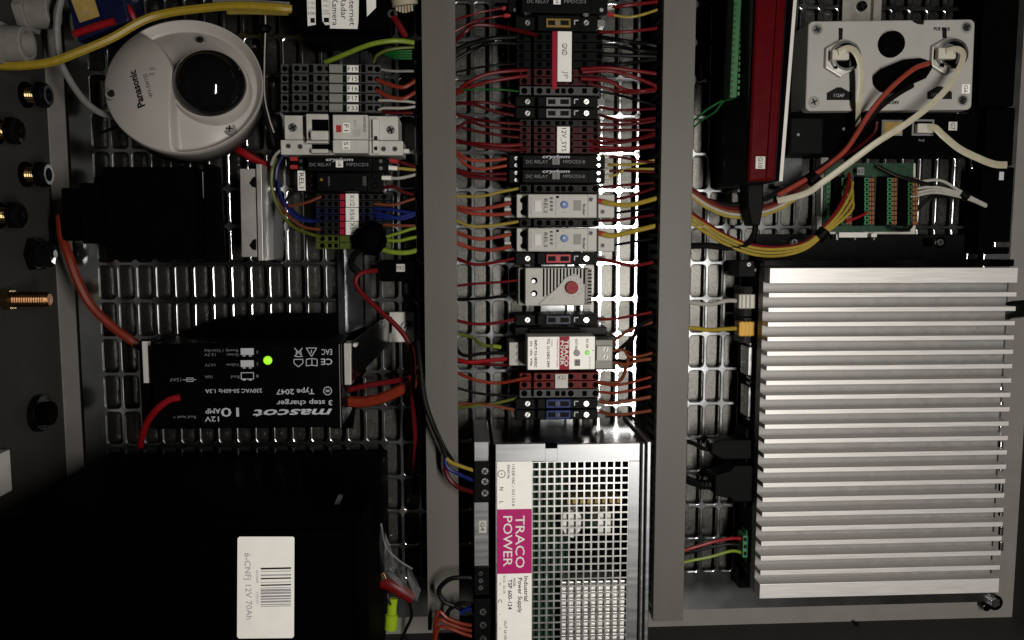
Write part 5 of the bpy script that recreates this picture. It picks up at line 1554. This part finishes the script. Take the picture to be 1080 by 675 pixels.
RIGHT = [
    ('red', 2.3, [(642, 8), (662, 5), (695, 1)], 'red wire right of the topmost relay with a cream sleeve', ('boot_white', 0, 6, 2.6)),
    ('gold', 1.7, [(642, 15), (660, 18), (675, 16), (695, 8)], 'yellow wire right of the topmost relay with a red sleeve', ('fuse_red', 0, 6, 2.4)),
    ('red', 1.9, [(632, 34), (660, 33), (695, 29)], 'red wire right of the amber fuse holder', None),
    ('black', 2.6, [(632, 39), (660, 43), (680, 47), (696, 50)], 'thick black wire right of the GND terminals, topmost', None),
    ('black', 2.6, [(632, 48), (655, 50), (675, 53), (696, 56)], 'thick black wire right of the GND terminals, second', None),
    ('black', 2.4, [(632, 57), (655, 58), (675, 58), (696, 60)], 'thick black wire right of the GND terminals, third', None),
    ('black', 2.6, [(632, 67), (655, 68), (675, 65), (696, 62)], 'thick black wire right of the GND terminals, lowest', None),
    ('red', 2.4, [(612, 73, 50), (640, 72, 46), (665, 75), (696, 79)], 'red wire right of the red terminals under GND, topmost of four', None),
    ('red', 2.3, [(614, 76, 50), (645, 75, 46), (668, 82), (692, 94)], 'red wire right of the red terminals under GND, second of four', None),
    ('red', 2.3, [(612, 83, 50), (640, 86, 46), (660, 94), (680, 96), (694, 92)], 'red wire right of the red terminals under GND, third of four', None),
    ('deep_red', 2.0, [(620, 88, 46), (645, 95), (665, 98), (694, 95)], 'red wire right of the red terminals under GND, lowest of four', None),
    ('black', 1.9, [(625, 95), (650, 100), (672, 106), (696, 114)], 'black wire right of the grey terminal under GND', None),
    ('deep_red', 1.8, [(632, 113), (655, 117), (685, 114)], 'dark red wire right of the upper grey fuse holder', None),
    ('deep_red', 1.9, [(632, 121), (655, 127), (675, 127), (694, 123)], 'dark red wire right of the lower grey fuse holder', None),
    ('deep_red', 1.8, [(612, 130), (645, 132), (670, 131), (694, 126)], 'dark red wire right of the 12V_SYS terminals, topmost of six', None),
    ('deep_red', 1.8, [(612, 137), (645, 137), (670, 138), (694, 137)], 'dark red wire right of the 12V_SYS terminals, second of six', None),
    ('red', 2.0, [(612, 142), (640, 147), (665, 147), (694, 138)], 'dark red wire right of the 12V_SYS terminals, third of six', None),
    ('deep_red', 2.0, [(612, 147), (640, 151), (668, 148), (694, 140)], 'dark red wire right of the 12V_SYS terminals, fourth of six', None),
    ('red', 2.0, [(612, 153), (640, 155), (668, 156), (694, 151)], 'dark red wire right of the 12V_SYS terminals, fifth of six', None),
    ('deep_red', 2.0, [(612, 158), (640, 160), (668, 158), (694, 153)], 'dark red wire right of the 12V_SYS terminals, lowest of six', None),
    ('deep_red', 1.6, [(635, 165), (655, 166), (675, 170), (690, 172)], 'red wire with a pale sleeve right of the upper paired relay', ('boot_white', 0, 7, 2.8)),
    ('gold', 1.7, [(635, 174), (652, 174), (668, 173), (688, 167)], 'yellow wire with a pale sleeve right of the upper paired relay', ('boot_white', 0, 7, 2.8)),
    ('deep_red', 1.6, [(635, 181), (655, 180), (675, 181), (692, 182)], 'red wire with a pale sleeve right of the lower paired relay', ('boot_white', 0, 7, 2.8)),
    ('gold', 1.7, [(635, 188), (650, 185), (663, 179), (688, 178)], 'yellow wire with a pale sleeve right of the lower paired relay', ('boot_white', 0, 7, 2.8)),
    ('deep_red', 1.6, [(628, 198), (655, 196), (688, 192)], 'dark red wire right of the terminal above REL2', None),
    ('deep_red', 1.7, [(644, 211), (662, 207), (684, 195)], 'short dark red wire above the right end of REL2', None),
    ('yellow', 2.9, [(632, 212, 50), (645, 215, 50), (660, 216, 48), (674, 214, 46), (690, 207, 42)], 'thick yellow wire at the right of REL2', ('fuse_red', 0, 7, 2.8)),
    ('black', 1.6, [(642, 225, 46), (655, 223), (690, 218)], 'thin black wire at the right of REL2', ('boot_white', 0, 5, 2.4)),
    ('deep_red', 1.7, [(627, 233), (655, 231), (688, 225)], 'dark red wire right of the terminal between REL2 and REL3', None),
    ('yellow', 2.9, [(632, 246, 50), (645, 248, 50), (660, 246, 48), (674, 243, 46), (690, 236, 42)], 'thick yellow wire at the right of REL3', ('fuse_red', 0, 7, 2.8)),
    ('black', 1.6, [(642, 260, 46), (655, 257), (690, 250)], 'thin black wire at the right of REL3', ('boot_white', 0, 5, 2.4)),
    ('red', 2.1, [(632, 273), (648, 277), (668, 280), (692, 274)], 'red wire right of the red fuse holder', None),
    ('red', 1.8, [(632, 337), (655, 335), (690, 327)], 'red wire right of the dark blue fuse holder', None),
    ('brown', 2.0, [(640, 366, 50), (655, 354), (668, 345), (688, 336)], 'brown wire rising from the right of the white converter', ('wire_coral', 0, 4, 1.8)),
    ('black', 2.6, [(645, 375, 50), (656, 366), (668, 354), (676, 344), (696, 330)], 'black wire rising from the right of the white converter', None),
    ('black', 2.6, [(645, 380, 50), (660, 382), (665, 376), (660, 370), (668, 356)], 'black wire loop at the right of the white converter', None),
    ('brown', 2.0, [(645, 370, 50), (658, 370), (668, 376), (690, 369)], 'brown wire right of the white converter, upper one', None),
    ('brown', 2.0, [(645, 382, 50), (660, 384), (672, 381), (690, 377)], 'brown wire right of the white converter, lower one', None),
    ('brown', 2.2, [(630, 403), (648, 404), (656, 398), (660, 384), (664, 372)], 'brown wire bending up right of the X22 terminals', None),
    ('orange', 1.8, [(630, 404), (655, 405), (690, 394)], 'orange red wire right of the X22 terminals, upper one', None),
    ('orange', 1.7, [(630, 413), (655, 414), (690, 404)], 'orange red wire right of the X22 terminals, lower one', None),
    ('brown', 2.2, [(632, 423), (652, 425), (688, 416)], 'brown wire right of the upper blue fuse holder', None),
    ('brown', 2.2, [(632, 434), (655, 437), (688, 431)], 'brown wire right of the lower blue fuse holder', None),
    ('black', 1.6, [(655, 438), (666, 440), (676, 454), (690, 470)], 'thin black wire right of the blue fuse holders', None),
]
for q_ in RIGHT:                      # the right hand wires run on into the duct
    e_ = q_[2][-1]
    if e_[0] > 680:
        q_[2][-1] = (max(e_[0], 700),) + tuple(e_[1:])
for c_, r, pts, lab, fer in LEFT + RIGHT:
    zp = zpts(pts)
    zp = [zp[0]] + [(a_ + random.uniform(-2, 2), b_ + random.uniform(-.9, .9), z_ + random.uniform(-5, 4)) for a_, b_, z_ in zp[1:-1]] + [zp[-1]]
    wire(c_, zp, r * random.uniform(.78, .92), lab, 'wires of the central rail', ferrule=fer)
dup = [k_ for k_, v_ in USED.items() if v_ > 1]
print('DUPLICATE LABELS', dup)
